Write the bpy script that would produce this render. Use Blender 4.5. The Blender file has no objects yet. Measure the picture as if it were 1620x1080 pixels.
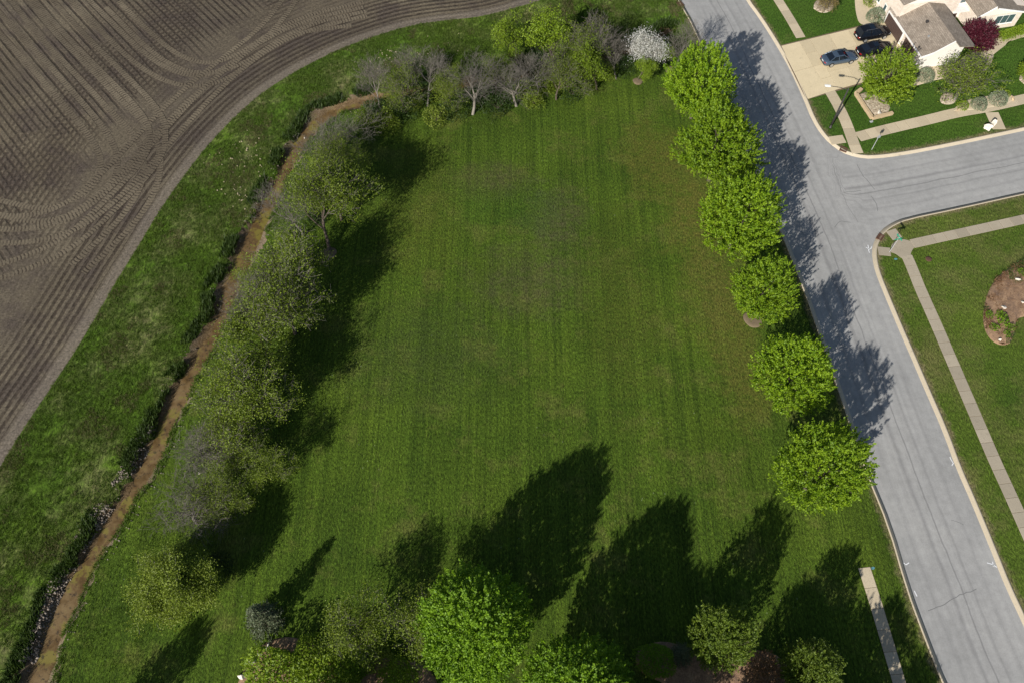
import bpy, bmesh, math, random
import numpy as np
from mathutils import Vector, Matrix
from mathutils.geometry import delaunay_2d_cdt

S = bpy.context.scene
COL = S.collection
rad = math.radians

# ------------------------------------------------------------------ camera, sky, sun, exposure
CAM_H = 75.0
FPX = 1259.0                       # focal length in pixels of the 1620 px wide photograph
PITCH = rad(60)
cam_d = bpy.data.cameras.new('camera')
cam = bpy.data.objects.new('camera', cam_d); COL.objects.link(cam)
cam.location = (0, 0, CAM_H); cam.rotation_euler = (rad(90) - PITCH, 0, 0)
cam_d.sensor_width = 36; cam_d.lens = 36 * FPX / 1620
cam_d.clip_start = 0.5; cam_d.clip_end = 9000
S.camera = cam

SUN_EL, SHADOW_AZ = rad(31), rad(33)      # shadows run 33 degrees east of straight ahead
W = bpy.data.worlds.new('World'); S.world = W; W.use_nodes = True
wn = W.node_tree.nodes; wl = W.node_tree.links
bg = wn.get('Background') or wn.new('ShaderNodeBackground')
sky = wn.new('ShaderNodeTexSky'); sky.sky_type = 'NISHITA'; sky.sun_disc = False
sky.sun_elevation = SUN_EL; sky.sun_rotation = SHADOW_AZ + math.pi
wl.new(sky.outputs[0], bg.inputs[0]); bg.inputs[1].default_value = 0.06
sun_d = bpy.data.lights.new('sun', 'SUN'); sun_d.energy = 4.6; sun_d.angle = rad(0.55)
sun_d.color = (1.0, 0.955, 0.88)
sun = bpy.data.objects.new('sun', sun_d); COL.objects.link(sun)
sd = Vector((math.sin(SHADOW_AZ) * math.cos(SUN_EL), math.cos(SHADOW_AZ) * math.cos(SUN_EL), -math.sin(SUN_EL)))
sun.rotation_euler = sd.to_track_quat('-Z', 'Y').to_euler(); sun.location = (-60, -60, 60)
S.view_settings.view_transform = 'Standard'; S.view_settings.look = 'None'
S.view_settings.gamma = 1; S.view_settings.use_curve_mapping = False
S.view_settings.exposure = 0.4
try:
    S.cycles.max_bounces = 6; S.cycles.transparent_max_bounces = 8
except Exception: pass

# ------------------------------------------------------------------ survey: photograph pixel -> place on the ground
SPT, CPT = math.sin(PITCH), math.cos(PITCH)
def G(px, py, z=0.0):
    u = (px - 810) / FPX; v = (py - 540) / FPX
    t = (z - CAM_H) / (-SPT - v * CPT)
    return (u * t, (CPT - v * SPT) * t)
def GL(pts, z=0.0): return [G(a, b, z) for a, b in pts]

# ------------------------------------------------------------------ bookkeeping helpers
def prop(o, label=None, cat=None, group=None, kind=None):
    if label: o['label'] = label
    if cat: o['category'] = cat
    if group: o['group'] = group
    if kind: o['kind'] = kind
    return o
def empty(name, loc, rz=0, **k):
    o = bpy.data.objects.new(name, None); COL.objects.link(o)
    o.empty_display_size = 0.3
    o.location = loc; o.rotation_euler = (0, 0, rz)
    return prop(o, **k)
def link(name, me, parent=None, **k):
    o = bpy.data.objects.new(name, me); COL.objects.link(o)
    if parent: o.parent = parent
    return prop(o, **k)
def pymesh(name, verts, faces, mat=None, smooth=False):
    me = bpy.data.meshes.new(name)
    me.from_pydata([tuple(map(float, v)) for v in verts], [], [tuple(map(int, f)) for f in faces])
    if mat:
        for m in (mat if isinstance(mat, (list, tuple)) else [mat]): me.materials.append(m)
    if smooth: me.polygons.foreach_set('use_smooth', [True] * len(me.polygons))
    me.update(); return me
def npmesh(name, V, F, mat=None, smooth=False, attrs=None):
    """V (n,3), F (m,k) with constant k."""
    V = np.asarray(V, np.float32); F = np.asarray(F, np.int32); k = F.shape[1]
    me = bpy.data.meshes.new(name)
    me.vertices.add(len(V)); me.vertices.foreach_set('co', V.ravel())
    me.loops.add(F.size); me.loops.foreach_set('vertex_index', F.ravel())
    me.polygons.add(len(F))
    me.polygons.foreach_set('loop_start', np.arange(0, F.size, k, dtype=np.int32))
    if smooth: me.polygons.foreach_set('use_smooth', np.ones(len(F), bool))
    if mat: me.materials.append(mat)
    if attrs:
        for n, a in attrs.items():
            at = me.attributes.new(n, 'FLOAT', 'POINT'); at.data.foreach_set('value', np.asarray(a, np.float32))
    me.update(calc_edges=True); me.validate(); return me
def copy_thing(src, name=None):
    r = src.copy(); COL.objects.link(r)
    for ch in src.children:
        c = ch.copy(); COL.objects.link(c); c.parent = r
        for g in ch.children:
            d = g.copy(); COL.objects.link(d); d.parent = c
    return r

# geometry helpers -------------------------------------------------
def dens(poly, step, closed=False):
    P = [np.array(p, float) for p in poly]
    if closed: P = P + [P[0]]
    out = []
    for a, b in zip(P[:-1], P[1:]):
        n = max(1, int(np.linalg.norm(b - a) / step))
        for i in range(n): out.append(a + (b - a) * i / n)
    if not closed: out.append(P[-1])
    return np.array(out)
def smooth_poly(poly, it=3):
    P = np.array(poly, float)
    for _ in range(it):
        Q = [P[0]]
        for a, b in zip(P[:-1], P[1:]):
            Q.append(.75 * a + .25 * b); Q.append(.25 * a + .75 * b)
        Q.append(P[-1]); P = np.array(Q)
    return P
def resample(P, step):
    P = np.array(P, float); d = np.r_[0, np.cumsum(np.linalg.norm(np.diff(P, axis=0), axis=1))]
    n = max(2, int(round(d[-1] / step)) + 1); t = np.linspace(0, d[-1], n)
    return np.stack([np.interp(t, d, P[:, i]) for i in range(2)], 1)
def normals(P):
    T = np.gradient(P, axis=0); T /= np.linalg.norm(T, axis=1)[:, None] + 1e-9
    return np.stack([T[:, 1], -T[:, 0]], 1), T            # right-hand normal, tangent
def dist_poly(Q, P):
    """signed distance of points Q from polyline P (positive on its right) and arc length."""
    Q = np.asarray(Q, float); best = np.full(len(Q), 1e9); sg = np.ones(len(Q)); al = np.zeros(len(Q)); L = 0
    for a, b in zip(P[:-1], P[1:]):
        d = b - a; l2 = d @ d
        if l2 < 1e-9: continue
        t = np.clip(((Q - a) @ d) / l2, 0, 1)
        r = Q - (a + t[:, None] * d); dd = np.sqrt((r ** 2).sum(1))
        m = dd < best
        best[m] = dd[m]; cr = d[0] * (Q[:, 1] - a[1]) - d[1] * (Q[:, 0] - a[0])
        sg[m] = np.where(cr[m] < 0, 1, -1); al[m] = L + t[m] * math.sqrt(l2)
        L += math.sqrt(l2)
    return best * sg, al
def inside(Q, poly):
    Q = np.asarray(Q, float); r = np.zeros(len(Q), bool); P = np.asarray(poly, float)
    j = len(P) - 1
    for i in range(len(P)):
        xi, yi = P[i]; xj, yj = P[j]
        if yi != yj:
            c = ((yi > Q[:, 1]) != (yj > Q[:, 1])) & (Q[:, 0] < (xj - xi) * (Q[:, 1] - yi) / (yj - yi) + xi)
            r ^= c
        j = i
    return r
def vnoise(x, y, seed=0):
    """cheap smooth value noise in numpy, 0..1"""
    xi = np.floor(x).astype(np.int64); yi = np.floor(y).astype(np.int64); fx = x - xi; fy = y - yi
    def h(a, b):
        n = (a * 374761393 + b * 668265263 + seed * 974634777) & 0x7fffffff
        n = ((n ^ (n >> 13)) * 1274126177) & 0x7fffffff
        return ((n ^ (n >> 16)) & 0xffff) / 65535.0
    sx = fx * fx * (3 - 2 * fx); sy = fy * fy * (3 - 2 * fy)
    return (h(xi, yi) * (1 - sx) + h(xi + 1, yi) * sx) * (1 - sy) + (h(xi, yi + 1) * (1 - sx) + h(xi + 1, yi + 1) * sx) * sy
def sst(x, a, b):
    t = np.clip((x - a) / (b - a), 0, 1); return t * t * (3 - 2 * t)

# ------------------------------------------------------------------ material helpers
class M:
    def __init__(s, name, rough=0.9, spec=0.3):
        s.m = bpy.data.materials.new(name); s.m.use_nodes = True
        s.nt = s.m.node_tree; s.b = s.nt.nodes['Principled BSDF']; s.out = s.nt.nodes['Material Output']
        s.b.inputs['Roughness'].default_value = rough; s.b.inputs['Specular IOR Level'].default_value = spec
        s._pos = None
    def n(s, t, **kw):
        x = s.nt.nodes.new('ShaderNode' + t)
        for k, v in kw.items(): setattr(x, k, v)
        return x
    def put(s, sock, v):
        if isinstance(v, bpy.types.NodeSocket): s.nt.links.new(v, sock)
        else:
            if isinstance(v, tuple) and len(v) == 3 and len(sock.default_value) == 4: v = (*v, 1)
            sock.default_value = v
    def pos(s):
        if not s._pos: s._pos = s.n('NewGeometry').outputs['Position']
        return s._pos
    def obj(s): return s.n('TexCoord').outputs['Object']
    def scale(s, v, sc):
        x = s.n('VectorMath', operation='MULTIPLY'); s.put(x.inputs[0], v); x.inputs[1].default_value = sc; return x.outputs[0]
    def noise(s, scale, detail=4, rough=.55, vec=None, dist=0.0):
        x = s.n('TexNoise'); s.put(x.inputs['Vector'], vec or s.pos())
        x.inputs['Scale'].default_value = scale; x.inputs['Detail'].default_value = detail
        x.inputs['Roughness'].default_value = rough; x.inputs['Distortion'].default_value = dist
        return x.outputs[0]
    def voro(s, scale, vec=None, feature='F1', out='Distance'):
        x = s.n('TexVoronoi', feature=feature); s.put(x.inputs['Vector'], vec or s.pos()); x.inputs['Scale'].default_value = scale
        return x.outputs[out]
    def attr(s, name):
        x = s.n('Attribute'); x.attribute_name = name; return x.outputs['Fac']
    def orand(s): return s.n('ObjectInfo').outputs['Random']
    def ramp(s, fac, stops, interp='LINEAR'):
        x = s.n('ValToRGB'); x.color_ramp.interpolation = interp; e = x.color_ramp.elements
        while len(e) < len(stops): e.new(0.5)
        for i, (p, c) in enumerate(stops):
            e[i].position = p; e[i].color = (*c, 1) if isinstance(c, tuple) else (c, c, c, 1)
        s.put(x.inputs[0], fac); return x.outputs[0]
    def math(s, op, a, b=0.0, c=None, clamp=False):
        x = s.n('Math', operation=op); x.use_clamp = clamp; s.put(x.inputs[0], a); s.put(x.inputs[1], b)
        if c is not None: s.put(x.inputs[2], c)
        return x.outputs[0]
    def mix(s, fac, a, b, mode='MIX'):
        x = s.n('Mix', data_type='RGBA', blend_type=mode); s.put(x.inputs[0], fac); s.put(x.inputs[6], a); s.put(x.inputs[7], b)
        return x.outputs[2]
    def bump(s, h, strength=.5, dist=.1, prev=None):
        x = s.n('Bump'); x.inputs['Strength'].default_value = strength; x.inputs['Distance'].default_value = dist
        s.put(x.inputs['Height'], h)
        if prev is not None: s.put(x.inputs['Normal'], prev)
        return x.outputs[0]
    def sep(s, v):
        x = s.n('SeparateXYZ'); s.put(x.inputs[0], v); return x.outputs
    def comb(s, x_, y_, z_=0.0):
        x = s.n('CombineXYZ'); s.put(x.inputs[0], x_); s.put(x.inputs[1], y_); s.put(x.inputs[2], z_); return x.outputs[0]
    def done(s, col=None, nrm=None, **kw):
        if col is not None: s.put(s.b.inputs['Base Color'], col)
        if nrm is not None: s.put(s.b.inputs['Normal'], nrm)
        for k, v in kw.items(): s.put(s.b.inputs[k.replace('_', ' ')], v)
        return s.m
def plain(name, col, rough=.6, spec=.4, var=.12, sc=6.0, metal=0.0, bumpd=0.0):
    m = M(name, rough, spec); n = m.noise(sc, 5, vec=m.obj())
    c = m.mix(n, tuple(x * (1 - var) for x in col), tuple(min(1, x * (1 + var)) for x in col))
    m.b.inputs['Metallic'].default_value = metal
    return m.done(c, m.bump(n, .4, bumpd) if bumpd else None)

# ---- grass
def grass_mat(name, dark, mid, light, dry, stripes=0.0, patches=(), bmp=.9, drych=.62, fine=6.5, flowers=False, kerb=True):
    m = M(name, .95, .15); p = m.pos(); x, y, z = m.sep(p)
    big = m.noise(.07, 4, .6); med = m.noise(.45, 5, .65); fin = m.noise(1.0, 3, .8, vec=m.comb(m.math('MULTIPLY', x, fine), m.math('MULTIPLY', y, fine * .42), z))
    streak = m.noise(1.0, 3, .6, vec=m.comb(m.math('MULTIPLY', x, 4.5), m.math('MULTIPLY', y, .25)))
    c = m.ramp(big, [(.32, dark), (.5, mid), (.68, light)])
    c = m.mix(1.0, c, m.ramp(m.noise(.11, 5, .7), [(.3, .74), (.5, 1.0), (.7, 1.22)]), 'MULTIPLY')
    c = m.mix(m.ramp(med, [(.35, 0.0), (.7, .6)]), c, m.mix(.5, light, mid))
    if stripes:
        lane = m.noise(1.0, 2, .5, vec=m.comb(m.math('MULTIPLY', x, 1.25), m.math('MULTIPLY', y, .012)))
        c = m.mix(m.ramp(lane, [(.38, stripes), (.56, 0.0)]), c, tuple(v * .62 for v in dark))
        mow = m.noise(1.0, 4, .6, vec=m.comb(m.math('MULTIPLY_ADD', m.noise(.25, 3, .6), 1.4, m.math('MULTIPLY', x, 3.9)), m.math('MULTIPLY', y, .035)))
        sl = m.math('MULTIPLY', m.ramp(mow, [(.40, .55), (.50, 0.0)]), m.ramp(m.noise(.2, 5, .75), [(.36, .15), (.60, 1.0)]))
        c = m.mix(m.math('MULTIPLY', m.ramp(mow, [(.54, 0.0), (.66, .42)]), m.ramp(m.noise(.3, 4, .7), [(.4, .2), (.6, 1.0)])), c, tuple(v * 1.25 for v in light))
        c = m.mix(sl, c, tuple(v * .55 for v in dark))
        c = m.mix(m.ramp(streak, [(.52, 0.0), (.72, stripes * .8)]), c, tuple(v * 1.15 for v in light))
    c = m.mix(m.ramp(m.noise(.16, 6, .72), [(drych - .1, 0.0), (drych + .12, .85)]), c, dry)
    for (cx, cy, rx, ry, col, amt) in patches:
        dx = m.math('MULTIPLY', m.math('SUBTRACT', x, cx), 1 / rx); dy = m.math('MULTIPLY', m.math('SUBTRACT', y, cy), 1 / ry)
        d = m.math('SQRT', m.math('ADD', m.math('MULTIPLY', dx, dx), m.math('MULTIPLY', dy, dy)))
        d = m.math('ADD', d, m.math('MULTIPLY', m.math('SUBTRACT', m.noise(.35, 6, .75), .5), 2.2))
        pm = m.mix(1.0, m.ramp(d, [(.3, amt * 1.25), (1.2, 0.0)]), m.ramp(m.noise(1.1, 6, .8), [(.36, .25), (.62, 1.2)]), 'MULTIPLY'); c = m.mix(pm, c, col)
    if kerb:
        kd = m.math('ADD', m.attr('kerb'), m.math('MULTIPLY', m.math('SUBTRACT', m.noise(.9, 5, .75), .5), 2.2))
        c = m.mix(m.ramp(kd, [(.15, .8), (.8, 0.0)]), c, (.19, .15, .085))
    # blades: light tips, dark gaps between tufts
    c = m.mix(1.0, c, m.ramp(fin, [(.30, .22), (.42, .72), (.54, 1.15), (.70, 2.1)]), 'MULTIPLY')
    if flowers:
        w = m.ramp(m.voro(1.3, vec=m.comb(x, m.math('MULTIPLY', y, .55))), [(.0, 1.0), (.04, .8), (.075, 0.0)])
        w = m.mix(1.0, w, m.ramp(m.noise(.09, 3), [(.48, 0.0), (.62, .7)]), 'MULTIPLY')
        c = m.mix(w, c, (.3, .34, .2))
    b = m.bump(fin, bmp, .14); b = m.bump(med, .35, .25, b)
    return m.done(c, b)
P1, P2, P3 = G(780, 285), G(880, 350), G(840, 445)
Y1, Y2, Y3, Y4 = G(1040, 250), G(1100, 340), G(1140, 470), G(1180, 590)
V1 = G(680, 560)
lawn_m = grass_mat('mown_grass', (.042, .082, .008), (.063, .109, .010), (.091, .137, .013), (.135, .138, .034), stripes=.45, bmp=1.0,
    patches=[(P1[0], P1[1], 7, 4, (.078, .072, .032), .5), (P2[0], P2[1], 5, 7, (.080, .074, .036), .55), (P3[0], P3[1], 9, 6, (.078, .074, .032), .5),
             (V1[0], V1[1], 12, 9, (.050, .072, .016), .5),
             (Y1[0], Y1[1], 6, 8, (.10, .105, .018), .8), (Y2[0], Y2[1], 5, 9, (.115, .115, .022), .85), (Y3[0], Y3[1], 5, 10, (.11, .112, .022), .85), (Y4[0], Y4[1], 4, 8, (.105, .11, .02), .8),
             (*G(830, 330), 5, 5, (.036, .085, .010), .4), (*G(750, 330), 3, 5, (.045, .095, .010), .35), (*G(660, 330), 7, 14, (.078, .098, .012), .5), (*G(980, 480), 6, 16, (.080, .098, .014), .45)], flowers=True)
yard_m = grass_mat('yard_grass', (.032, .076, .008), (.045, .094, .010), (.060, .112, .013), (.105, .110, .035), bmp=.7, drych=.66)
corner_m = grass_mat('corner_grass', (.042, .082, .009), (.062, .104, .011), (.086, .124, .016), (.130, .130, .040), bmp=.8, drych=.54)
meadow_m = grass_mat('rough_grass', (.040, .082, .008), (.060, .112, .010), (.088, .138, .014), (.150, .140, .062), bmp=1.0, drych=.55, fine=4.0, kerb=False)

# ---- ploughed soil, rows driven by the distance to the field edge and a diagonal pass
def soil_mat():
    m = M('tilled_soil', .95, .15); d = m.attr('edge'); q = m.attr('diag'); x, y, z = m.sep(m.pos())
    wob = m.math('MULTIPLY', m.math('SUBTRACT', m.noise(.5, 3), .5), .22)
    dd = m.math('ADD', d, wob); qq = m.math('ADD', q, wob)
    def rows(v, per):
        return m.math('MULTIPLY_ADD', m.math('SINE', m.math('MULTIPLY', v, 2 * math.pi / per)), .5, .5)
    rh = rows(dd, .80); rd = rows(qq, .86)
    zone = m.math('ADD', d, m.math('MULTIPLY', m.math('SUBTRACT', m.noise(.06, 3), .5), 16))
    near = m.ramp(m.math('MULTIPLY', dd, 1 / 10), [(.12, 0.0), (.17, 1.0), (.66, 1.0), (.85, 0.0)])
    inner = m.ramp(m.math('MULTIPLY', zone, 1 / 40), [(.26, 0.0), (.40, 1.0)])       # diagonal rows fade in
    hl = m.ramp(m.math('MULTIPLY', zone, 1 / 40), [(.15, .55), (.22, .45), (.35, .9), (.6, .9), (.8, .1)])
    patch = m.ramp(m.noise(.11, 3), [(.4, .2), (.56, 1.0)])
    gh = m.math('MULTIPLY', m.ramp(rh, [(.0, 1.0), (.36, .85), (.66, 0.0)]), m.math('MAXIMUM', near, m.math('MULTIPLY', hl, patch)))
    gd = m.math('MULTIPLY', m.math('MULTIPLY', m.ramp(rd, [(.0, 1.0), (.22, .8), (.46, 0.0)]), inner), m.ramp(m.noise(.13, 3, vec=m.scale(m.pos(), (1, 1, 1))), [(.32, .3), (.5, 1.0)]))
    gap = m.math('MAXIMUM', gh, gd)
    clod = m.noise(3.6, 4, .8); clod2 = m.noise(1.7, 4, .7)
    gap = m.math('MULTIPLY', gap, m.ramp(clod2, [(.3, .45), (.6, 1.0)]))
    pale = m.noise(.05, 4, .6)
    c = m.ramp(pale, [(.32, (.098, .079, .055)), (.5, (.144, .119, .082)), (.68, (.218, .183, .126))])
    c = m.mix(m.ramp(m.noise(.17, 5, .65), [(.46, 0.0), (.62, .75)]), c, (.072, .056, .050))
    low = m.ramp(m.noise(.03, 3), [(.4, 0.0), (.6, .5)]); c = m.mix(low, c, (.080, .066, .052))
    c = m.mix(m.math('MULTIPLY', gap, .85), c, (.038, .028, .021))
    edge = m.ramp(m.math('MULTIPLY', dd, 1 / 10), [(.0, .5), (.10, .6), (.16, 0.0)])
    c = m.mix(edge, c, (.20, .17, .135))
    c = m.mix(1.0, c, m.ramp(clod, [(.30, .35), (.45, .85), (.58, 1.15), (.72, 1.8)]), 'MULTIPLY')
    h = m.math('ADD', m.math('MULTIPLY', gap, -.8), m.math('MULTIPLY', clod, .55))
    return m.done(c, m.bump(h, .85, .12))
soil_m = soil_mat()
def tread_mat():
    m = M('tyre_tread_soil', .95, .15); u = m.attr('across'); v = m.attr('along')
    ch = m.math('MULTIPLY_ADD', m.math('ABSOLUTE', u), .22, v)
    r = m.math('MULTIPLY_ADD', m.math('SINE', m.math('MULTIPLY', ch, 2 * math.pi / .42)), .5, .5)
    n = m.noise(1.1, 4, .65); cl = m.noise(6, 4, .7)
    g = m.math('MULTIPLY', m.ramp(r, [(.12, 1.0), (.5, 0.0)]), m.ramp(n, [(.36, .1), (.62, .8)]))
    c = m.ramp(m.noise(.08, 3), [(.35, (.105, .086, .061)), (.65, (.178, .148, .104))])
    c = m.mix(g, c, (.040, .029, .022))
    c = m.mix(1.0, c, m.ramp(cl, [(.28, .6), (.5, 1.0), (.74, 1.35)]), 'MULTIPLY')
    return m.done(c, m.bump(m.math('SUBTRACT', cl, g), .7, .08))
tread_m = tread_mat()
def bank_mat():
    m = M('creek_bank_soil', .95, .2); n = m.noise(.8, 5, .7); f = m.noise(6, 5, .75); s = m.attr('side')
    c = m.ramp(n, [(.3, (.10, .070, .042)), (.5, (.16, .118, .075)), (.68, (.235, .18, .12))])
    c = m.mix(m.ramp(m.noise(.5, 5, .7), [(.52, 0.0), (.66, .8)]), c, (.075, .098, .022))
    c = m.mix(m.ramp(m.math('ADD', m.math('ABSOLUTE', s), m.math('MULTIPLY', m.math('SUBTRACT', n, .5), .3)), [(.0, 1.0), (.2, .9), (.42, 0.0)]), c, m.ramp(f, [(.3, (.085, .052, .022)), (.5, (.16, .105, .05)), (.72, (.22, .165, .10))]))
    c = m.mix(m.ramp(m.math('ADD', s, m.math('MULTIPLY', m.math('SUBTRACT', n, .5), .5)), [(.24, 0.0), (.36, .5)]), c, (.29, .225, .15))
    c = m.mix(1.0, c, m.ramp(f, [(.28, .5), (.5, 1.0), (.74, 1.5)]), 'MULTIPLY')
    return m.done(c, m.bump(f, .9, .16))
bank_m = bank_mat()
def water_mat():
    m = M('muddy_water', .12, .5); n = m.noise(.7, 5, .7); f = m.noise(2.2, 5, .7)
    c = m.ramp(n, [(.35, (.092, .055, .019)), (.55, (.152, .096, .036)), (.7, (.19, .130, .058))])
    c = m.mix(m.ramp(m.noise(.35, 5, .7), [(.52, 0.0), (.58, .8)]), c, (.165, .140, .018))
    c = m.mix(m.ramp(f, [(.56, 0.0), (.64, .8)]), c, (.022, .014, .007))
    return m.done(c, m.bump(f, .12, .05), Roughness=m.ramp(n, [(.4, .35), (.6, .8)]))
water_m = water_mat()
def road_mat():
    m = M('worn_asphalt', .9, .25); u = m.attr('across'); p = m.pos()
    n = m.noise(.12, 5, .6); f = m.noise(14, 4, .8); md = m.noise(1.3, 6, .7)
    c = m.ramp(n, [(.3, (.29, .288, .280)), (.5, (.338, .334, .324)), (.7, (.375, .369, .355))])
    for c0, w, a in ((-.9, .10, .5), (1.15, .07, .35), (2.6, .08, .25), (-2.7, .10, .25), (.1, .035, .75)):
        dd = m.math('ABSOLUTE', m.math('ADD', m.math('SUBTRACT', u, c0), m.math('MULTIPLY', m.math('SUBTRACT', m.noise(.25, 3), .5), .5)))
        c = m.mix(m.ramp(dd, [(w * .3, a), (w * 3.2, 0.0)]), c, (.185, .182, .182))
    lane = m.noise(1.0, 3, .6, vec=m.comb(m.math('MULTIPLY', u, 1.6), m.math('MULTIPLY', m.attr('along'), .03)))
    c = m.mix(1.0, c, m.ramp(lane, [(.35, .93), (.62, 1.04)]), 'MULTIPLY')
    c = m.mix(1.0, c, m.ramp(md, [(.3, .88), (.7, 1.08)]), 'MULTIPLY')
    c = m.mix(1.0, c, m.ramp(f, [(.3, .85), (.7, 1.13)]), 'MULTIPLY')
    c = m.mix(m.ramp(m.noise(.8, 5, .75, dist=1.5), [(.66, 0.0), (.74, .45)]), c, (.17, .17, .172))
    return m.done(c, m.bump(f, .3, .02))
road_m = road_mat()
def conc_mat(name, a, b, stain=.35):
    m = M(name, .9, .25); o = m.orand(); n = m.noise(.6, 5, .65); f = m.noise(9, 4, .75)
    c = m.mix(n, a, b); c = m.mix(1.0, c, m.ramp(o, [(0, .86), (1, 1.08)]), 'MULTIPLY')
    c = m.mix(m.ramp(m.noise(1.1, 6, .75), [(.58, 0.0), (.75, stain)]), c, tuple(v * .5 for v in a))
    c = m.mix(1.0, c, m.ramp(f, [(.3, .88), (.7, 1.1)]), 'MULTIPLY')
    return m.done(c, m.bump(f, .25, .02))
conc_m = conc_mat('drive_concrete', (.56, .465, .30), (.68, .57, .38), .6)
walk_m = conc_mat('walk_concrete', (.47, .39, .27), (.56, .475, .34))
walk2_m = conc_mat('weathered_walk_concrete', (.33, .285, .21), (.42, .365, .28), .5)
kerb_m = conc_mat('kerb_concrete', (.42, .36, .265), (.52, .45, .34), .55)
dirt_m = plain('joint_dirt', (.17, .13, .085), .95, .1, .3, 3)
mulch_m = M('bark_mulch', .95, .15)
_n = mulch_m.noise(1.2, 5, .7); _f = mulch_m.noise(7, 5, .8)
_c = mulch_m.ramp(_n, [(.3, (.17, .115, .085)), (.5, (.29, .185, .115)), (.7, (.40, .27, .165))])
_c = mulch_m.mix(1.0, _c, mulch_m.ramp(_f, [(.28, .5), (.5, 1.0), (.72, 1.4)]), 'MULTIPLY')
mulch_m = mulch_m.done(_c, mulch_m.bump(_f, .8, .1))
gravel_m = M('pale_gravel', .95, .2)
_f = gravel_m.voro(5.5, out='Color'); _d = gravel_m.voro(5.5)
_c = gravel_m.mix(gravel_m.sep(_f)[0], (.26, .20, .14), (.55, .47, .36))
gravel_m = gravel_m.done(_c, gravel_m.bump(_d, .8, .08))
paint_m = plain('white_marking_paint', (.72, .73, .74), .7, .3, .15)
bluepaint_m = plain('blue_marking_paint', (.10, .26, .30), .7, .3, .3)
crack_m = plain('tar_crack', (.175, .174, .174), .8, .3, .2)
stone_m = M('pale_stone', .9, .3)
_n = stone_m.noise(3, 4); _r = stone_m.attr('tint')
_c = stone_m.mix(_r, (.11, .088, .072), (.34, .29, .24)); _c = stone_m.mix(1.0, _c, stone_m.ramp(_n, [(.3, .7), (.7, 1.2)]), 'MULTIPLY')
stone_m = stone_m.done(_c, stone_m.bump(_n, .6, .05))
white_stone_m = plain('white_limestone', (.66, .60, .52), .9, .2, .2, 3, bumpd=.05)
clod_m = plain('straw_coloured_clod', (.36, .31, .20), .95, .1, .3, 3)
tan_stone_m = plain('tan_sandstone', (.50, .38, .24), .9, .2, .22, 4, bumpd=.03)

# ---- foliage and bark
def leaf_mat(name, lo, hi, trans=.35, rough=.55):
    m = M(name, rough, .35); t = m.attr('tint'); o = m.orand()
    c = m.mix(t, lo, hi)
    c = m.mix(1.0, c, m.ramp(o, [(0.0, .88), (1.0, 1.12)]), 'MULTIPLY')
    m.done(c)
    tr = m.n('BsdfTranslucent'); m.put(tr.inputs[0], m.mix(1.0, c, (1.15, 1.2, .6), 'MULTIPLY'))
    mx = m.n('MixShader'); mx.inputs[0].default_value = trans
    m.nt.links.new(m.b.outputs[0], mx.inputs[1]); m.nt.links.new(tr.outputs[0], mx.inputs[2]); m.nt.links.new(mx.outputs[0], m.out.inputs[0])
    return m.m
maple_l = leaf_mat('maple_leaves', (.110, .210, .006), (.265, .390, .014), .34)
deep_l = leaf_mat('deep_green_leaves', (.085, .175, .008), (.20, .335, .014), .34)
oak_l = leaf_mat('olive_green_leaves', (.075, .125, .010), (.165, .230, .022))
lime_l = leaf_mat('lime_leaves', (.115, .190, .008), (.25, .350, .020), .36)
spring_l = leaf_mat('spring_leaves', (.110, .165, .012), (.21, .275, .024), .40)
pale_l = leaf_mat('pale_yellow_leaves', (.125, .180, .018), (.25, .300, .04))
dark_l = leaf_mat('dark_bush_leaves', (.018, .042, .008), (.050, .090, .014))
red_l = leaf_mat('burgundy_leaves', (.050, .006, .014), (.105, .012, .026), .2)
grey_l = leaf_mat('grey_green_needles', (.13, .17, .10), (.27, .31, .20), .15)
spruce_l = leaf_mat('spruce_needles', (.062, .085, .045), (.16, .19, .10), .15)
blossom_l = leaf_mat('white_blossom', (.48, .47, .46), (.76, .75, .74), .3)
rust_l = leaf_mat('rusty_leaves', (.14, .075, .035), (.26, .15, .08), .25)
willow_l = leaf_mat('willow_leaves', (.145, .205, .018), (.285, .360, .045), .4)
straw_l = leaf_mat('straw_shoots', (.16, .13, .03), (.30, .23, .07), .2)
gblade_m = leaf_mat('grass_blades', (.056, .104, .009), (.100, .155, .016), .35, .7)
dblade_m = leaf_mat('dry_grass_blades', (.10, .095, .03), (.19, .17, .08), .25, .8)
weed_l = leaf_mat('bank_weeds', (.032, .065, .009), (.065, .110, .015), .25)
def bark(name, a, b):
    m = M(name, .9, .2); n = m.noise(6, 5, .7, vec=m.scale(m.obj(), (1, 1, .25)))
    return m.done(m.mix(n, a, b), m.bump(n, .5, .04))
bark_m = bark('brown_bark', (.055, .042, .032), (.15, .12, .095))
greybark_m = bark('grey_bark', (.10, .09, .078), (.21, .19, .165))
twigbark_m = bark('grey_twigs', (.12, .107, .09), (.22, .20, .17))
palebark_m = bark('pale_bark', (.17, .15, .125), (.32, .285, .24))
purplebark_m = bark('purple_grey_twigs', (.14, .122, .108), (.25, .22, .195))
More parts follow.
